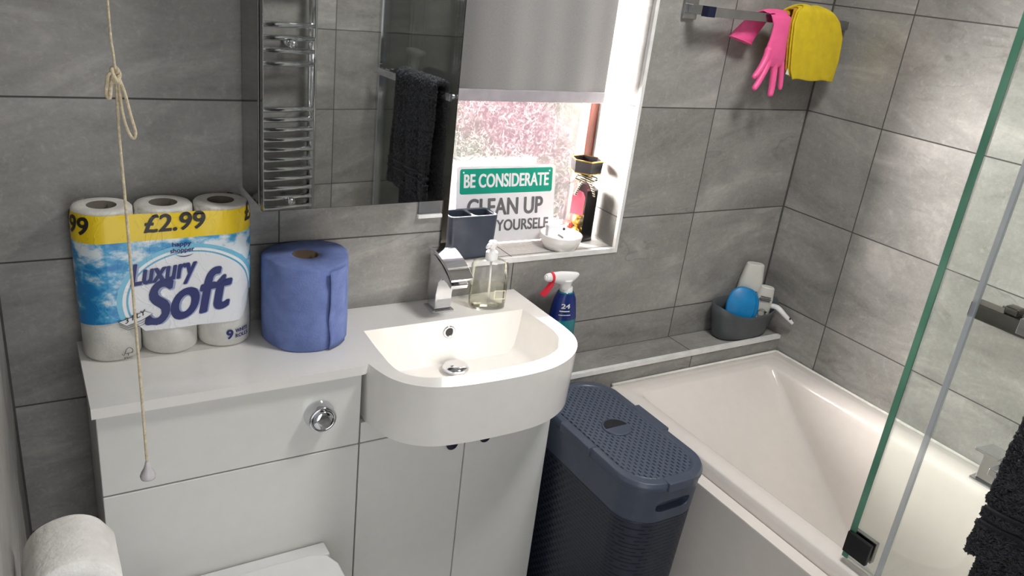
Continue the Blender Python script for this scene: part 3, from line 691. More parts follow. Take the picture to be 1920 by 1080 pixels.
# forest tick mark
bb = stroke([(0, .006), (.003, .002), (.006, .008), (.009, .015), (.012, .0175), (.016, .017), (.0195, .013), (.0195, .008), (.017, .005)], .0014)
join(bb, stroke([(.011, .001), (.011, .006)], .0016)); join(bb, stroke([(.006, .006), (.016, .006)], .0014)); join(bb, stroke([(.0195, .0085), (.016, .0065)], .0012))
obj('forest_mark', wrap_text(bb, sx(.273), .0105), grey_print, wr)
pack_text('lettering', 'FSC', .014, .0045, sx(.276), .0045, grey_print, .0002)

# ------------------------------------------------------------------ pull cord
cy_ = -.45
pc = thing('pull_cord', 'cream light pull cord with a knotted loop hanging in front of the toilet roll pack', 'pull cord', (.262, cy_, .822))
bm = bmesh.new(); tube(bm, spline([(.2515, cy_, 2.375), (.2565, cy_, 1.9), (.2585, cy_, 1.53), (.2605, cy_, 1.47), (.2625, cy_, 1.44)], 6), .0016, 8); obj('cord', bm, cord_mat, pc, True)
bm = bmesh.new(); tube(bm, spline([(.2625, cy_, 1.44), (.2610, cy_, 1.36), (.2630, cy_, 1.25), (.2660, cy_, 1.0), (.2675, cy_, .842)], 8), .0020, 8); obj('cord', bm, cord_mat, pc, True)
bm = bmesh.new(); tube(bm, spline([(.2635, cy_ - .003, 1.440), (.2700, cy_ - .004, 1.420), (.2760, cy_ - .004, 1.388), (.2805, cy_ - .003, 1.366), (.2775, cy_ - .003, 1.358), (.2715, cy_ - .003, 1.368), (.2665, cy_ - .003, 1.392), (.2640, cy_ - .002, 1.438)], 6), .0021, 8); obj('loop', bm, cord_mat, pc, True)
bm = bmesh.new()
tube(bm, spline([(.2655, cy_ - .004, 1.430), (.2600, cy_ - .007, 1.436), (.2575, cy_, 1.446), (.2625, cy_ + .005, 1.448), (.2660, cy_, 1.440), (.2610, cy_ - .006, 1.432), (.2570, cy_ - .002, 1.437), (.2600, cy_ + .004, 1.446), (.2650, cy_ - .004, 1.444)], 5), .0030, 8)
obj('knot', bm, cord_mat, pc, True)
bm = bmesh.new(); tube(bm, spline([(.2585, cy_ - .003, 1.442), (.2530, cy_ - .004, 1.440), (.2505, cy_ - .004, 1.428), (.2490, cy_ - .003, 1.416), (.2525, cy_ - .004, 1.411), (.2545, cy_ - .004, 1.424), (.2570, cy_ - .003, 1.434)], 5), .0026, 8); obj('cord_end', bm, cord_mat, pc, True)
bm = bmesh.new(); lathe(bm, [(.0022, .846), (.0030, .8445), (.0038, .840), (.0062, .833), (.0098, .826), (.0118, .820), (.0108, .8155), (.0060, .8125)], .2676, cy_, 28); obj('knob', bm, porcelain_knob, pc, True, 'pale bell-shaped pull knob')
bm = bmesh.new(); lathe(bm, [(.042, 2.399), (.042, 2.385), (.034, 2.372), (.010, 2.370)], .2515, cy_, 36); obj('switch_body', bm, white_plastic, pc, True)
cl_ = thing('added_ceiling_light', 'round white ceiling lamp added out of view as a source of room fill', 'lamp', (1.42, -.88, 2.40))  # unseen lamp body, added to carry the room fill
m_lamp, t = newmat('fill_lamp_diffuser'); t.out(t.n('ShaderNodeEmission', ins={0: (1, .97, .92, 1), 1: 3.0}).outputs[0])
bm = bmesh.new(); lathe(bm, [(.18, 2.399), (.18, 2.375), (.172, 2.370)], 1.42, -.88, 40); obj('base', bm, white_plastic, cl_, True)
bm = bmesh.new(); lathe(bm, [(.168, 2.370), (.160, 2.358), (.12, 2.350), (.03, 2.347)], 1.42, -.88, 40); obj('diffuser', bm, m_lamp, cl_, True)

# ------------------------------------------------------------------ toilet and its roll
to = thing('toilet', 'white back-to-wall toilet with the lid closed, in front of the cistern cabinet', 'toilet', (.4525, -.50, 0))
def dring(x0, x1, yb, yf, z, rb=.02, n=14):
    c = (x0 + x1) / 2; hw = (x1 - x0) / 2; yc = yf + hw * 1.15; p = [(x0, yb - rb, z), (x0 + rb * .3, yb - rb * .3, z), (x0 + rb, yb, z), (x1 - rb, yb, z), (x1 - rb * .3, yb - rb * .3, z), (x1, yb - rb, z)]
    for i in range(n + 1):
        a = PI * i / n; p.append((c + hw * math.cos(a), yc - (yc - yf) * math.sin(a), z))
    return p
bm = bmesh.new()
loft(bm, [dring(.315, .590, -.2565, -.68, .001), dring(.310, .595, -.2565, -.70, .10), dring(.290, .615, -.2565, -.74, .28), dring(.278, .627, -.2565, -.765, .38), dring(.278, .627, -.2565, -.765, .402)])
obj('bowl', bm, ceramic, to, True); bevel(list(to.children)[0], .004)
bm = bmesh.new(); loft(bm, [dring(.274, .631, -.305, -.772, .403), dring(.274, .631, -.305, -.772, .420)]); bevel(obj('seat', bm, white_plastic, to), .006)
bm = bmesh.new(); loft(bm, [dring(.274, .631, -.302, -.772, .4215, .045), dring(.278, .627, -.304, -.768, .440, .045)]); bevel(obj('lid', bm, white_plastic, to), .005)
bevel(obj('hinge_block', bx(.300, .628, -.300, -.258, .402, .424), white_plastic, to), .005)
hd = thing('toilet_roll_holder', 'chrome arm on the left wall holding a toilet roll', 'roll holder', (XL, -.742, .83))
bm = bmesh.new(); lathe(bm, [(.024, 0), (.024, .006), (.010, .009)], 0, 0, 28, mat=Matrix.Translation((XL, -.742, .862)) @ Matrix.Rotation(R(90), 4, 'Y')); obj('wall_plate', bm, chrome, hd, True)
bm = bmesh.new(); tube(bm, spline([(XL + .004, -.742, .862), (.120, -.742, .862), (.146, -.742, .855), (.149, -.736, .853), (.149, -.715, .852), (.149, -.66, .852), (.149, -.595, .852)], 5), .005, 10); obj('arm', bm, chrome, hd, True)
ROLLZ = .838
rl = thing('toilet_roll', 'loose white toilet roll on the holder by the left wall', 'toilet roll', (.149, -.655, .83))
bm = bmesh.new()
def yring(r, y, wob=0): return [(.149 + (r + wob * math.sin(5 * a + y * 90) + wob * math.sin(9 * a)) * math.cos(a), y, ROLLZ + (r + wob * math.sin(5 * a + y * 90)) * math.sin(a)) for a in [2 * PI * i / 64 for i in range(64)]]
loft(bm, [yring(.0205, -.604), yring(.0525, -.604, .0005), yring(.0545, -.608, .0008), yring(.0550, -.64, .0008), yring(.0550, -.67, .0008), yring(.0545, -.702, .0006), yring(.0525, -.7055), yring(.0205, -.7055), yring(.0205, -.604)], False, False)
bmesh.ops.remove_doubles(bm, verts=bm.verts, dist=.00005)
tissue_q = pmat('quilted_tissue', (244, 242, 238), .95, bump=1.0, bscale=130)
obj('paper', bm, tissue_q, rl, True)
bm = bmesh.new(); loft(bm, [yring(.0203, -.6045), yring(.0203, -.705), yring(.0190, -.705), yring(.0190, -.6045)], False, False); obj('core', bm, card, rl, True)

# ------------------------------------------------------------------ spray bottle on the ledge
sp_ = thing('spray_bottle', 'turquoise trigger spray bottle standing on the tiled ledge behind the basin', 'spray bottle', (1.335, -.056, LZ))
bx_, by_ = 1.338, -.056
def ov(rx, ry, z, dx=0, n=32): return [(bx_ + dx + rx * math.cos(2 * PI * i / n), by_ + ry * math.sin(2 * PI * i / n), z) for i in range(n)]
m_turq, t = newmat('turquoise_liquid_bottle')
t.out(t.bsdf(Base_Color=t.ramp(t.noise(t.n('ShaderNodeTexCoord').outputs['Object'], 12, 2), [(.35, lin((0, 128, 140))), (.65, lin((24, 160, 166)))]), Roughness=.12, Transmission_Weight=.25))
bm = bmesh.new(); loft(bm, [ov(.034, .024, LZ + .0005), ov(.039, .029, LZ + .006), ov(.041, .030, .70), ov(.040, .030, .775), ov(.036, .028, .802), ov(.030, .025, .835), ov(.020, .020, .852), ov(.014, .014, .858)]); sbo = obj('bottle', bm, m_turq, sp_, True)
bm = bmesh.new(); loft(bm, [ov(.0400, .0306, .781), ov(.0366, .0286, .803), ov(.0306, .0257, .835), ov(.0216, .0207, .852)], False, False); sl = obj('label', bm, pmat('navy_label', (18, 44, 116), .3), sbo, True)
def on_lab(x, y, z):
    rx, ry = .0366 - .30 * (y - .803) * .55 + .001, .0290 - .09 * (y - .803)
    a = -PI / 2 + x / rx * 1.15 - .55
    return (bx_ + rx * math.cos(a) * (1.01 + z), by_ - .0004 + ry * math.sin(a) * (1.04 + z), y)
obj('lettering', mapped(text_bm('24', .022, .013, .0006), lambda x, y, z: on_lab(x - .006, y + .815, z)), white_plastic, sl)
bm = bmesh.new(); tube(bm, [on_lab(-.009 + .0028 * i, .8075, 0) for i in range(10)], .0014, 6); obj('print_line', bm, white_plastic, sl)
bm = bmesh.new(); tube(bm, [on_lab(-.010 + .003 * i, .797, 0) for i in range(11)], .0009, 6); obj('print_line', bm, white_plastic, sl)
bm = bmesh.new(); lathe(bm, [(.0165, .850), (.0175, .853), (.0165, .866)], bx_, by_, 28); obj('collar', bm, white_plastic, sp_, True)
def hr(x, zc, hz, hy): return [(x, by_ + hy * math.cos(2 * PI * i / 20), zc + hz * math.sin(2 * PI * i / 20)) for i in range(20)]
bm = bmesh.new(); loft(bm, [hr(1.268, .898, .009, .009), hr(1.275, .898, .0115, .0115), hr(1.292, .897, .0135, .0125), hr(1.315, .893, .018, .014), hr(1.338, .889, .0195, .0145), hr(1.352, .893, .0135, .013), hr(1.364, .897, .0075, .010), hr(1.372, .898, .003, .004)])
lathe(bm, [(.0155, .862), (.017, .876), (.019, .888)], bx_ - .006, by_, 24)
hdd = obj('head', bm, white_plastic, sp_, True); rm = hdd.modifiers.new('remesh', 'REMESH'); rm.mode = 'VOXEL'; rm.voxel_size = .0012; rm.use_smooth_shade = True
ms = hdd.modifiers.new('smooth', 'SMOOTH'); ms.factor = .5; ms.iterations = 6
red_p = pmat('red_plastic', (232, 44, 66), .35)
bm = bmesh.new(); loft(bm, [hr(1.2815, .8975, .0128, .0128), hr(1.2885, .8975, .0145, .0138)]); obj('nozzle_ring', bm, red_p, sp_, True)
bm = bmesh.new(); trg = spline([(1.291, 0, .888), (1.285, 0, .876), (1.274, 0, .862), (1.264, 0, .850)], 5)
loft(bm, [[(p.x - .005, by_ - wd, p.z), (p.x + .005, by_ - wd, p.z - .003), (p.x + .005, by_ + wd, p.z - .003), (p.x - .005, by_ + wd, p.z)] for p, wd in zip(trg, [.006 + .003 * i / len(trg) for i in range(len(trg))])]); bevel(obj('trigger', bm, red_p, sp_), .002)
bm = bmesh.new(); lathe(bm, [(.0060, 0), (.0060, .004), (.003, .004)], 0, 0, 18, mat=Matrix.Translation((1.269, by_, .898)) @ Matrix.Rotation(R(-90), 4, 'Y')); obj('nozzle', bm, white_plastic, sp_, True)

# ------------------------------------------------------------------ shower caddy in the corner and what is in it
cd = thing('shower_caddy', 'dark grey plastic caddy in the corner of the tiled ledge', 'caddy', (2.05, -.055, LZ))
def crow(k, z, dip=0, off=0, n=48):
    out = []
    for i in range(n):
        a = 2 * PI * i / n; c, s = math.cos(a), math.sin(a); e = 2.6
        x = 2.045 + (.102 + .026 * k - off) * math.copysign(abs(c) ** (2 / e), c); y = -.0555 + (.046 + .0055 * k - off) * math.copysign(abs(s) ** (2 / e), s)
        if s < 0: y -= .012 * k * (-s)
        x = min(x, XR - .004 - off)
        zz = z + (.030 * k * (abs(c) ** 2.0 - .45) if s < 0 else .030 * k * .55) * dip
        out.append((x, min(y, -.003 - off), zz))
    return out
bm = bmesh.new()
loft(bm, [crow(0, LZ + .0015, 0, .006), crow(0, LZ + .005), crow(.3, .66), crow(.7, .70, .4), crow(1, .724, 1), crow(1, .7245, 1, .003), crow(.7, .70, .4, .003), crow(.3, .66, 0, .003), crow(0, LZ + .007, 0, .004)])
obj('body', bm, caddy_grey, cd, True)
def tilted(loc, rx=0, ry=0, rz=0): return Matrix.Translation(loc) @ Matrix.Rotation(R(rz), 4, 'Z') @ Matrix.Rotation(R(ry), 4, 'Y') @ Matrix.Rotation(R(rx), 4, 'X')
def ovm(m_, rx, ry, z, n=32, e=2.6):
    out = []
    for i in range(n):
        a = 2 * PI * i / n; c, s = math.cos(a), math.sin(a)
        out.append(m_ @ Vector((rx * math.copysign(abs(c) ** (2 / e), c), ry * math.copysign(abs(s) ** (2 / e), s), z)))
    return out
off_white = pmat('off_white_plastic', (214, 214, 206), .3, namp=.02)
def bottle(label, loc, q, hgt, rx, ry, base, dark):
    th_ = thing('shampoo_bottle', label, 'bottle', loc)
    bm = bmesh.new(); loft(bm, [ovm(q, rx * .9, ry * .9, 0), ovm(q, rx, ry, .006), ovm(q, rx, ry, hgt * .42), ovm(q, rx * .90, ry * .88, hgt * .75), ovm(q, rx * .70, ry * .78, hgt - .004), ovm(q, rx * .62, ry * .66, hgt)])
    o = obj('bottle', bm, off_white, th_, True); bevel(o, .0015, 2, 50)
    for k, (zz, ww) in enumerate(((.60, .5), (.565, .62), (.525, .45)) if dark else ((.80, .5), (.755, .6), (.72, .5))):
        b = bx(-rx * ww, rx * ww, -ry * 1.0 - .0012, -ry * .84, hgt * zz, hgt * zz + .0028, mat=q); obj('print_line', b, black_print if dark and k == 2 else grey_print, o)
    return th_, o
q1 = tilted((2.066, -.034, LZ + .009), ry=2, rz=-30); q2 = tilted((2.096, -.066, LZ + .009), rx=3, ry=5, rz=-36)
bottle('tall white tapered bottle at the back of the grey caddy', (2.066, -.034, LZ + .009), q1, .222, .040, .022, 0, True)
_, o = bottle('shorter white bottle at the front right of the grey caddy', (2.096, -.066, LZ + .009), q2, .158, .031, .018, 0, False)
bm = bmesh.new(); tube(bm, [q2 @ Vector((.002 + .012 * math.cos(a), -.0212, .076 + .012 * math.sin(a))) for a in [2 * PI * i / 24 for i in range(25)]], .0009, 6, False); obj('printed_ring', bm, grey_print, o)
bm = bmesh.new(); box(bm, .010, .017, -.0214, -.0200, .078, .082, q2); obj('print_mark', bm, black_print, o)
bs = thing('bath_scrubber', 'bright blue two-layer oval scrubber leaning in the grey caddy', 'scrubber', (2.02, -.066, LZ + .015))
nz_ = Vector((-.50, -.78, .36)).normalized(); xz_ = Vector((.80, -.50, .18)); xz_ = (xz_ - nz_ * xz_.dot(nz_)).normalized(); yz_ = nz_.cross(xz_)
q3 = Matrix.Translation((2.012, -.066, LZ + .105)) @ Matrix((xz_, yz_, nz_)).transposed().to_4x4() @ Matrix.Rotation(R(-18), 4, 'Z')
for nm, zz, sc_, dx in (('front_pad', .0075, 1.0, 0), ('back_pad', -.0075, 1.0, .014)):
    bm = bmesh.new()
    loft(bm, [ovm(q3 @ Matrix.Translation((dx, 0, 0)), a * sc_, b * sc_, zz + c, 40, 2.3) for a, b, c in ((.040, .055, -.0065), (.045, .060, -.003), (.0455, .0605, .003), (.041, .056, .0065))])
    obj(nm, bm, blue_plastic, bs, True)
bh = thing('brush', 'white handled brush sticking out of the grey caddy over the bath', 'brush', (2.12, -.085, .72))
bm = bmesh.new(); pts = spline([(2.118, -.045, .668), (2.126, -.072, .715), (2.138, -.104, .726), (2.150, -.135, .708), (2.164, -.158, .690)], 6)
tube(bm, pts, [.0045 + .0045 * math.sin(PI * min(1, i / (len(pts) - 1) * .9 + .1)) for i in range(len(pts))], 12); h_ = obj('handle', bm, white_plastic, bh, True)
bm = bmesh.new(); tube(bm, [(2.1545, -.1475, .7045), (2.1575, -.1515, .7035)], .0042, 12); obj('hanging_hole', bm, hole_shade, h_)
# ------------------------------------------------------------------ laundry hamper
lh = thing('laundry_hamper', 'tall dark blue-grey lattice laundry hamper between vanity and bath', 'laundry hamper', (1.333, -.348, 0))
hx0, hx1, hy0, hy1, hz = 1.214, 1.452, -.580, -.116, .610
def hring(inset, z, r=.085, n=10): return rrect(hx0 + inset, hx1 - inset, hy0 + inset, hy1 - inset, r - inset * .5, n, z)
bm = bmesh.new(); loft(bm, [hring(.032, .001), hring(.026, .02), hring(.008, .500)]); b_ = obj('body', bm, m_bodyweave, lh, True); bevel(b_, .004)
bm = bmesh.new(); loft(bm, [hring(.0078, .4995), hring(.003, .582), hring(.003, .590)]); bd = obj('top_band', bm, lid_grey, lh, True)
c = bmesh.new(); loft(c, [[(1.333 + x, y, .542 + z) for x, z in [(.050 * math.copysign(abs(math.cos(a)) ** .45, math.cos(a)), .0145 * math.copysign(abs(math.sin(a)) ** .6, math.sin(a))) for a in [2 * PI * i / 32 for i in range(32)]]] for y in (-.62, -.552)])
boolean(bd, [c]); bevel(bd, .002, 2)
bm = bmesh.new(); prism(bm, rrect(1.27, 1.396, -.5518, -.5512, .0002, 2), .522, .562); obj('hand_hole', bm, hole_shade, bd, False, 'dark oval hand hole')  # dark sheet behind the cut stands for the shade inside
bm = bmesh.new(); loft(bm, [hring(.000, .5905), hring(.000, .600), hring(.004, .609), hring(.020, .610), hring(.023, .606)]); li = obj('lid', bm, lid_grey, lh); bevel(li, .002, 2, 25)
bm = bmesh.new(); loft(bm, [hring(.0235, .6055), hring(.026, .6075)]); lt = obj('lattice', bm, m_lidweave, li)
bm = bmesh.new(); lathe(bm, [(.037, .6070), (.037, .6095), (.034, .6105), (.010, .6107)], 1.333, -.345, 40); dsc = obj('handle_disc', bm, lid_grey, li, True)
bm = bmesh.new(); hp = [(1.333 + .032 * math.cos(R(a)), -.345 + .032 * math.sin(R(a))) for a in range(0, 181, 10)]; prism(bm, hp, .6105, .6112); obj('finger_recess_shade', bm, pmat('recess_shade_navy', (22, 25, 34), .6), dsc)  # raised plate; the shade of the recess is put into its dark colour
for a in ((1.298, 1.372, hy0 - .006, hy0 + .022, .588, .612), (hx0 - .006, hx0 + .018, -.40, -.28, .588, .612), (hx1 - .018, hx1 + .005, -.40, -.28, .588, .612)):
    bevel(obj('clip', bx(*a), lid_grey, li), .003)

# ------------------------------------------------------------------ bath
bt = thing('bathtub', 'white acrylic bath along the right wall', 'bath', (1.84, -.90, 0))
BX0, BX1, BY0, BY1, BZ = 1.497, XR - .002, YF + .002, LY - .002, .570
def br_(i0, i1, i2, i3, r, z): return rrect(BX0 + i0, BX1 - i1, BY0 + i2, BY1 - i3, r, 10, z)
tubr = []
for k in range(25):                                   # long sloping back rest by the window wall, steep sides, rounded bottom
    d = k / 24; e_ = 1 - math.sqrt(max(0, 1 - d ** 6)); z = .560 - .390 * d
    tubr.append(br_(.058 + .034 * d + .10 * e_, .102 + .034 * d + .10 * e_, .085 + .14 * d + .12 * e_, .075 + .46 * d + .12 * e_, .026 + .034 * d, z))
bm = bmesh.new()
loft(bm, [br_(.004, .004, .004, .004, .010, .516), br_(0, 0, 0, 0, .010, .520), br_(0, 0, 0, 0, .010, .565), br_(.005, .005, .005, .005, .010, .570),
          br_(.050, .094, .072, .062, .024, .570), br_(.055, .099, .078, .066, .025, .567)] + tubr, False, True)
o = obj('tub', bm, acrylic, bt, True)
bevel(obj('side_panel', bx(1.466, 1.482, BY0, BY1, .001, .5215), acrylic, bt), .004)
bevel(obj('panel_lip', bx(1.4610, 1.4960, BY0, BY1, .5220, .5300), acrylic, bt), .0015) 
bm = bmesh.new()
for k in range(1):
    tube(bm, [(BX0 + .006, BY1 - .004, BZ + .002), (BX1 - .010, BY1 - .004, BZ + .002), (BX1 - .0045, BY1 - .010, BZ + .002), (BX1 - .0045, BY0 + .01, BZ + .002)], .0045, 8)
obj('sealant', bm, white_silicone, bt, True)
bm = bmesh.new(); lathe(bm, [(.030, .189), (.032, .191), (.028, .194), (.010, .195)], 1.84, -1.28, 32); obj('plug', bm, chrome, bt, True)
# bath taps on the rim by the right wall
bp_ = thing('bath_tap', 'square chrome bath tap on the bath rim by the right wall', 'tap', (2.130, -.845, BZ))
bevel(obj('base_plate', bx(2.098, 2.160, -.878, -.816, BZ + .0005, BZ + .008), chrome, bp_), .0015)
bevel(obj('body', bx(2.107, 2.150, -.868, -.826, BZ + .008, .652), chrome, bp_), .002)
bevel(obj('lever', bx(2.070, 2.156, -.874, -.818, .655, .662, mat=Matrix.Translation((2.13, 0, .655)) @ Matrix.Rotation(R(7), 4, 'Y') @ Matrix.Translation((-2.13, 0, -.655))), chrome, bp_), .001)
bevel(obj('spout', bx(2.045, 2.108, -.915, -.873, .632, .650), chrome, bp_), .002)
bevel(obj('bridge', bx(2.108, 2.150, -.925, -.868, .612, .650), chrome, bp_), .002)
# shower valve
sv_ = thing('shower_valve', 'square chrome shower valve bar on the right wall behind the glass', 'shower valve', (XR, -.80, .97))
bevel(obj('body', bx(2.122, 2.170, -.93, -.667, .950, .990), chrome_dark, sv_), .003)
for y in (-.72, -.88):
    bm = bmesh.new(); lathe(bm, [(.022, 0), (.022, .006), (.012, .008), (.012, .02)], 0, 0, 24, mat=Matrix.Translation((XR, y, .97)) @ Matrix.Rotation(R(-90), 4, 'Y')); obj('wall_plate', bm, chrome, sv_, True)
bevel(obj('knob', bx(2.128, 2.162, -.775, -.742, .990, 1.010), chrome_dark, sv_), .004)
# shower riser, handset and hose beside the far end of the bath
ri = thing('shower_riser', 'chrome shower riser rail with white hose, seen in the mirror', 'shower rail', (1.615, YF, 1.1))
bm = bmesh.new(); tube(bm, [(1.615, -1.645, 1.12), (1.615, -1.645, 2.02)], .010, 14); obj('rail', bm, chrome, ri, True)
for z in (1.14, 2.0):
    bm = bmesh.new(); tube(bm, [(1.615, YF + .001, z), (1.615, -1.645, z)], .011, 12); obj('bracket', bm, chrome, ri, True)
bm = bmesh.new(); tube(bm, spline([(1.60, -1.600, 1.08), (1.60, -1.595, 1.17), (1.605, -1.59, 1.24), (1.61, -1.585, 1.28)], 5), [.012] * 8 + [.016] * 4 + [.028, .034, .036, .030][:4], 14); hs = obj('handset', bm, white_plastic, ri, True)
bm = bmesh.new(); tube(bm, spline([(1.60, -1.600, 1.08), (1.595, -1.60, .98), (1.60, -1.60, .88), (1.63, -1.61, .80), (1.68, -1.64, .78), (1.70, -1.69, .84)], 8), .009, 10); obj('hose', bm, white_plastic, ri, True)

# ------------------------------------------------------------------ glass shower screen
GX = 1.520; GZ0, GZ1 = .579, 1.99
sc = thing('shower_screen', 'frameless glass shower screen with a green edge standing on the bath rim', 'shower screen', (GX, -1.30, GZ0))
obj('hinged_panel', bx(GX - .003, GX + .003, -.9595, -.8955, GZ0, GZ1), m_glass, sc)
obj('fixed_panel', bx(GX - .003, GX + .003, -1.680, -.9645, GZ0, GZ1), m_glass, sc)
bevel(obj('glass_edge', bx(GX - .0045, GX + .0045, -.8952, -.8815, GZ0, GZ1), m_edge, sc, False, 'green cut edge of the glass'), .001)
obj('seal_strip', bx(GX - .0040, GX + .0040, -.9665, -.9575, GZ0, GZ1), m_seal, sc)
bevel(obj('wall_profile', bx(GX - .012, GX + .012, YF + .0005, -1.679, GZ0, GZ1), chrome, sc), .002)
bm = bmesh.new(); box(bm, GX - .014, GX - .0045, -.938, -.884, .597, .646); cl1 = obj('clamp', bm, pmat('dark_clamp', (52, 52, 54), .3, .6), sc); bevel(cl1, .0015)
bevel(obj('clamp_back', bx(GX + .0045, GX + .016, -.938, -.884, .597, .646), brushed, sc), .0015)
# towel rail on the glass
tg = thing('glass_towel_rail', 'chrome towel bar fixed to the glass shower screen', 'towel rail', (GX - .045, -1.36, 1.19))
bevel(obj('bar', bx(1.464, 1.474, -1.64, -1.06, 1.180, 1.206), chrome, tg), .001)
for y in (-1.62, -1.08):
    bm = bmesh.new(); tube(bm, [(1.474, y, 1.193), (GX - .0032, y, 1.193)], .009, 14); obj('post', bm, chrome, tg, True)
bm = bmesh.new(); tube(bm, [(GX + .0032, -1.08, 1.193), (GX + .032, -1.08, 1.193)], .008, 14); obj('knob', bm, white_plastic, tg, True)
# black towel folded over it
tw = thing('towel', 'black terry towel folded over the bar on the shower screen', 'towel', (1.469, -1.26, 1.21))
def sheet(xf, y0f, y1f, z0f, z1f, wave, nu, nv, thick, seed):
    """xf(v,u) etc: u across the towel, v along its length"""
    bm = bmesh.new(); g = []
    for j in range(nv + 1):
        row = []
        for i in range(nu + 1):
            row.append(bm.verts.new(wave(i / nu, j / nv)))
        g.append(row)
    for j in range(nv):
        for i in range(nu): bm.faces.new((g[j][i], g[j][i + 1], g[j + 1][i + 1], g[j + 1][i]))
    return bm
def towel_pt(u, v, fr_, br_len, y0, y1, thick):
    # v 0..1 : front hem up, over the bar, down to back hem
    L = fr_ + .04 + br_len; s = v * L
    if s < fr_: x, z = 1.448, 1.214 - (fr_ - s)
    elif s < fr_ + .04:
        a = (s - fr_) / .04 * PI; x, z = 1.4725 - .0245 * math.cos(a), 1.216 + .016 * math.sin(a)
    else: x, z = 1.497, 1.214 - (s - fr_ - .04)
    y = y0 + (y1 - y0) * u; dn = max(0, 1.2 - z)
    x += (-abs(.014 * math.sin(u * 9 + dn * 4)) if s < fr_ else -.004 * abs(math.sin(u * 7))) * min(1, dn * 5)
    y += (-.02 * dn) * (u - .5) * 2
    nn = Vector((noise.noise(Vector((x, y, z)) * 160), noise.noise(Vector((y, z, x)) * 160 + Vector((7, 1, 2))), noise.noise(Vector((z, x, y)) * 160 + Vector((3, 9, 4))))) * .0028
    return Vector((x, y, z)) + nn
bm = sheet(0, 0, 0, 0, 0, lambda u, v: towel_pt(u, v, .400, .53, -1.135, -1.40, 0), 90, 260, 0, 1)
random.seed(11)
for k in range(42000):
    u, v = random.random(), random.random(); u = u if random.random() < .8 else (0.0 if random.random() < .5 else 1.0)
    p = towel_pt(u, v, .400, .53, -1.135, -1.40, 0); p2 = towel_pt(u, min(1, v + .004), .400, .53, -1.135, -1.40, 0)
    tg_ = Vector((0, -1, 0)); nn = tg_.cross((p2 - p).normalized() if (p2 - p).length > 1e-6 else Vector((0, 0, 1))); sd_ = 1 if random.random() < .5 else -1
    q_ = p + nn * sd_ * .0055
    if u == 0.0: q_ = p + nn * sd_ * .0055 * random.random() + Vector((0, .001, 0))
    if q_.x < 1.455 and (.898 < q_.z < .914 or .871 < q_.z < .887): continue
    d_ = (nn * sd_ + Vector((random.uniform(-.8, .8), random.uniform(-.8, .8) + (1.2 if u == 0.0 else 0), random.uniform(-1.1, .5)))).normalized() * random.uniform(.003, .0058)
    w_ = Vector((random.uniform(-1, 1), random.uniform(-1, 1), random.uniform(-1, 1))).normalized() * .0008
    bm.faces.new([bm.verts.new(a) for a in (q_ - w_, q_ + w_, q_ + d_)])
o = obj('terry', bm, m_towel, tw, True); s = o.modifiers.new('solid', 'SOLIDIFY'); s.thickness = .0105; s.offset = 0
bm = bmesh.new()
def hem(z, hh):
    rows = []
    for zz in (z, z + hh):
        rows.append([(1.448 - .0125 - abs(.014 * math.sin(u * 9 + (1.2 - zz) * 4)), -1.135 + (-.265) * u + (-.02 * (1.2 - zz)) * (u - .5) * 2, zz) for u in [i / 40 for i in range(41)]])
    loft(bm, rows, False, False, False)
for z in (.903, .876): 
    hem(z, .008)
o = obj('woven_band', bm, pmat('black_band', (34, 35, 40), .8, bump=.5, bscale=500), tw, True); s = o.modifiers.new('solid', 'SOLIDIFY'); s.thickness = .002

# ------------------------------------------------------------------ rail on the back wall with glove and cloth
wr_ = thing('wall_towel_rail', 'square chrome towel rail on the back wall above the bath', 'towel rail', (1.89, 0, 1.576))
for x0 in (1.612, 2.125):
    bevel(obj('wall_plate', bx(x0, x0 + .046, -.010, -.0005, 1.551, 1.604), brushed, wr_), .002)
    bevel(obj('post', bx(x0 + .012, x0 + .034, -.075, -.010, 1.566, 1.588), brushed, wr_), .001)
bevel(obj('bar', bx(1.624, 2.162, -.082, -.062, 1.565, 1.587), brushed, wr_), .001)
bm = bmesh.new(); box(bm, 1.6235, 1.6480, -.0835, -.0605, 1.5635, 1.5885); obj('end_cap', bm, pmat('dark_blue_cap', (34, 38, 70), .2, .5), wr_)

gl_ = thing('rubber_glove', 'pink rubber glove folded over the wall rail, fingers hanging down', 'glove', (1.87, -.08, 1.585))
bm = bmesh.new()
def gsec(cx, cy, cz, hw, ht, ax=(1, 0, 0), nrm=(0, 1, 0), n=20):
    a, b = Vector(ax).normalized(), Vector(nrm).normalized()
    return [Vector((cx, cy, cz)) + a * hw * math.cos(2 * PI * i / n) + b * ht * math.sin(2 * PI * i / n) for i in range(n)]
loft(bm, [gsec(1.803, -.036, 1.512, .043, .012, (1, 0, -.22)), gsec(1.812, -.038, 1.530, .042, .010, (1, 0, -.15)), gsec(1.832, -.044, 1.560, .042, .007), gsec(1.850, -.050, 1.584, .043, .006, (1, 0, .05), (0, .7, -.7)), gsec(1.866, -.072, 1.594, .044, .006, (1, 0, .03), (0, .1, -1)),
          gsec(1.873, -.092, 1.584, .039, .006, (1, 0, 0), (0, .8, .6)), gsec(1.880, -.094, 1.560, .031, .0075), gsec(1.881, -.093, 1.530, .032, .010), gsec(1.882, -.091, 1.500, .037, .012), gsec(1.886, -.090, 1.478, .039, .012), gsec(1.888, -.089, 1.462, .036, .010), gsec(1.888, -.089, 1.455, .030, .007)])
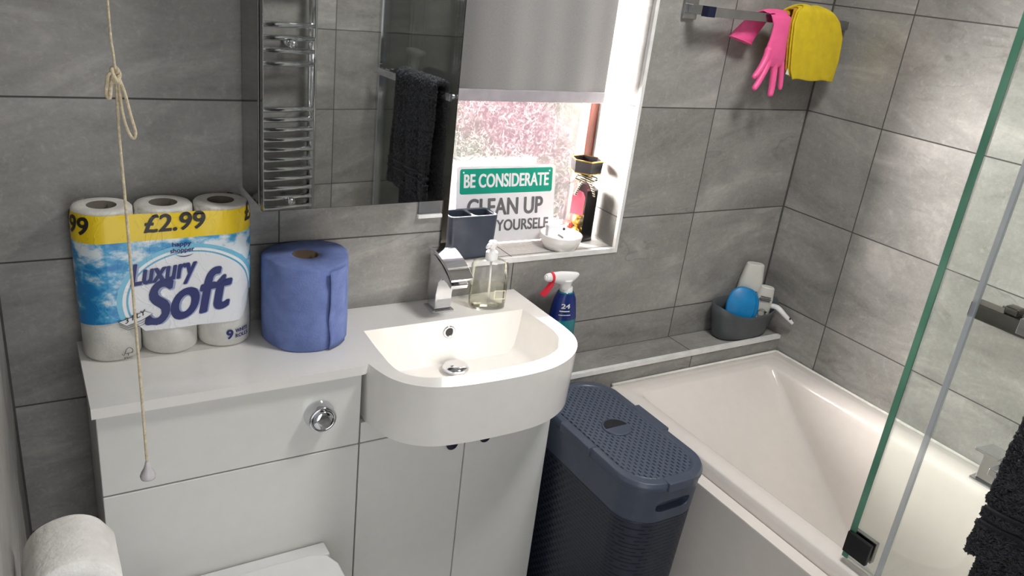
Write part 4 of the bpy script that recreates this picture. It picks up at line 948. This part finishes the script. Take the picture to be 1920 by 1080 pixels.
for pts, r in (([(1.853, -.092, 1.500), (1.846, -.095, 1.475), (1.828, -.099, 1.446), (1.808, -.101, 1.424)], .0088), ([(1.868, -.089, 1.472), (1.858, -.091, 1.447), (1.840, -.094, 1.415), (1.825, -.096, 1.394)], .0090),
               ([(1.889, -.089, 1.470), (1.894, -.091, 1.440), (1.896, -.094, 1.402), (1.894, -.096, 1.378)], .0094), ([(1.914, -.088, 1.478), (1.923, -.089, 1.450), (1.930, -.090, 1.418), (1.933, -.091, 1.396)], .0078),
               ([(1.876, -.080, 1.470), (1.872, -.075, 1.445), (1.866, -.072, 1.425)], .0080)):
    P = spline(pts, 6); tube(bm, P, [r * (1.12 - .25 * i / len(P)) if i < len(P) - 3 else r * (.86, .74, .42)[i - len(P) + 3] for i in range(len(P))], 12)
o = obj('glove', bm, rubber_pink, gl_, True)
rm = o.modifiers.new('remesh', 'REMESH'); rm.mode = 'VOXEL'; rm.voxel_size = .0016; rm.use_smooth_shade = True
ms = o.modifiers.new('smooth', 'SMOOTH'); ms.factor = .5; ms.iterations = 8
bm = bmesh.new(); tube(bm, gsec(1.803, -.036, 1.5125, .0435, .0125, (1, 0, -.22), n=28) + [gsec(1.803, -.036, 1.5125, .0435, .0125, (1, 0, -.22), n=28)[0]], .0018, 8); obj('cuff_rim', bm, rubber_pink, gl_, True)

yc_ = thing('yellow_cloth', 'mustard yellow cleaning cloth folded over the wall rail in the corner', 'cloth', (2.02, -.075, 1.595))
def interp(z, tab):
    for (z0, a), (z1, b) in zip(tab, tab[1:]):
        if z0 <= z <= z1: return a + (b - a) * (z - z0) / (z1 - z0)
    return tab[0][1] if z < tab[0][0] else tab[-1][1]
LT = [(1.42, 1.968), (1.45, 1.948), (1.52, 1.928), (1.57, 1.920), (1.600, 1.928), (1.618, 1.965)]; RT = [(1.425, 2.134), (1.48, 2.138), (1.545, 2.126), (1.585, 2.100), (1.605, 2.072), (1.618, 2.045)]
def cloth_pt(u, v, inn, fz, bz):
    L1 = 1.598 - fz; L2 = 1.598 - bz; L = L1 + .06 + L2; s = v * L; ry = .026 - inn
    if s < L1: y, z = -.072 - ry - .004 * math.sin((s / L1) * 3), fz + s
    elif s < L1 + .06:
        a = (s - L1) / .06 * PI; y, z = -.072 - ry * math.cos(a), 1.598 + (.018 - inn) * math.sin(a)
    else: y, z = -.072 + ry, 1.598 - (s - L1 - .06)
    xl, xr = interp(z, LT), interp(z, RT)
    x = xl - inn * .5 + (xr - xl - inn) * u
    return Vector((x, y + .0022 * math.sin(u * 7 + v * 5) + .0012 * math.sin(u * 19 + v * 13), z + .002 * math.sin(u * 11)))
m_cl2 = pmat('ochre_microfibre', (206, 150, 40), .95, nscale=120, namp=.12, bump=.6, bscale=900)
for nm, inn, fz, bz, m_ in (('outer_fold', 0, 1.425, 1.47, cloth_yellow), ('inner_fold', .006, 1.432, 1.455, cloth_yellow), ('inner_fold', .012, 1.445, 1.44, m_cl2)):
    bm = sheet(0, 0, 0, 0, 0, lambda u, v: cloth_pt(u, v, inn, fz, bz), 30, 70, 0, 1)
    o = obj(nm, bm, m_, yc_, True); s = o.modifiers.new('solid', 'SOLIDIFY'); s.thickness = .0042; s.offset = 0; subsurf(o, 1)
bm = bx(1.944, 1.956, -.092, -.0905, 1.437, 1.462, mat=Matrix.Translation((1.95, -.09, 1.45)) @ Matrix.Rotation(R(14), 4, 'Y') @ Matrix.Translation((-1.95, .09, -1.45))); obj('care_tag', bm, white_plastic, yc_)

# ------------------------------------------------------------------ radiator on the wall behind the viewer (seen in the mirror)
ra = thing('towel_radiator', 'chrome ladder towel radiator on the opposite wall, seen in the mirror', 'radiator', (1.0, YF, .62))
for x in (.775, 1.215):
    bm = bmesh.new(); tube(bm, [(x, -1.640, .62), (x, -1.640, 1.78)], .016, 16); obj('upright', bm, chrome, ra, True)
for z in [.665 + .0375 * i for i in range(11)] + [1.205 + .045 * i for i in range(4)] + [1.50 + .042 * i for i in range(6)]:
    bm = bmesh.new(); tube(bm, [(.775, -1.632, z), (.995, -1.622, z), (1.215, -1.632, z)], .0105, 12); obj('rung', bm, chrome, ra, True)
for x, z in ((.86, .69), (1.13, .69), (.86, 1.275), (1.13, 1.275)):
    bm = bmesh.new(); tube(bm, [(x, YF + .0005, z), (x, -1.655, z)], .012, 14); obj('wall_bracket', bm, chrome, ra, True)
    bm = bmesh.new(); bmesh.ops.create_icosphere(bm, subdivisions=3, radius=.016, matrix=Matrix.Translation((x, -1.612, z))); obj('bracket_knob', bm, chrome, ra, True)
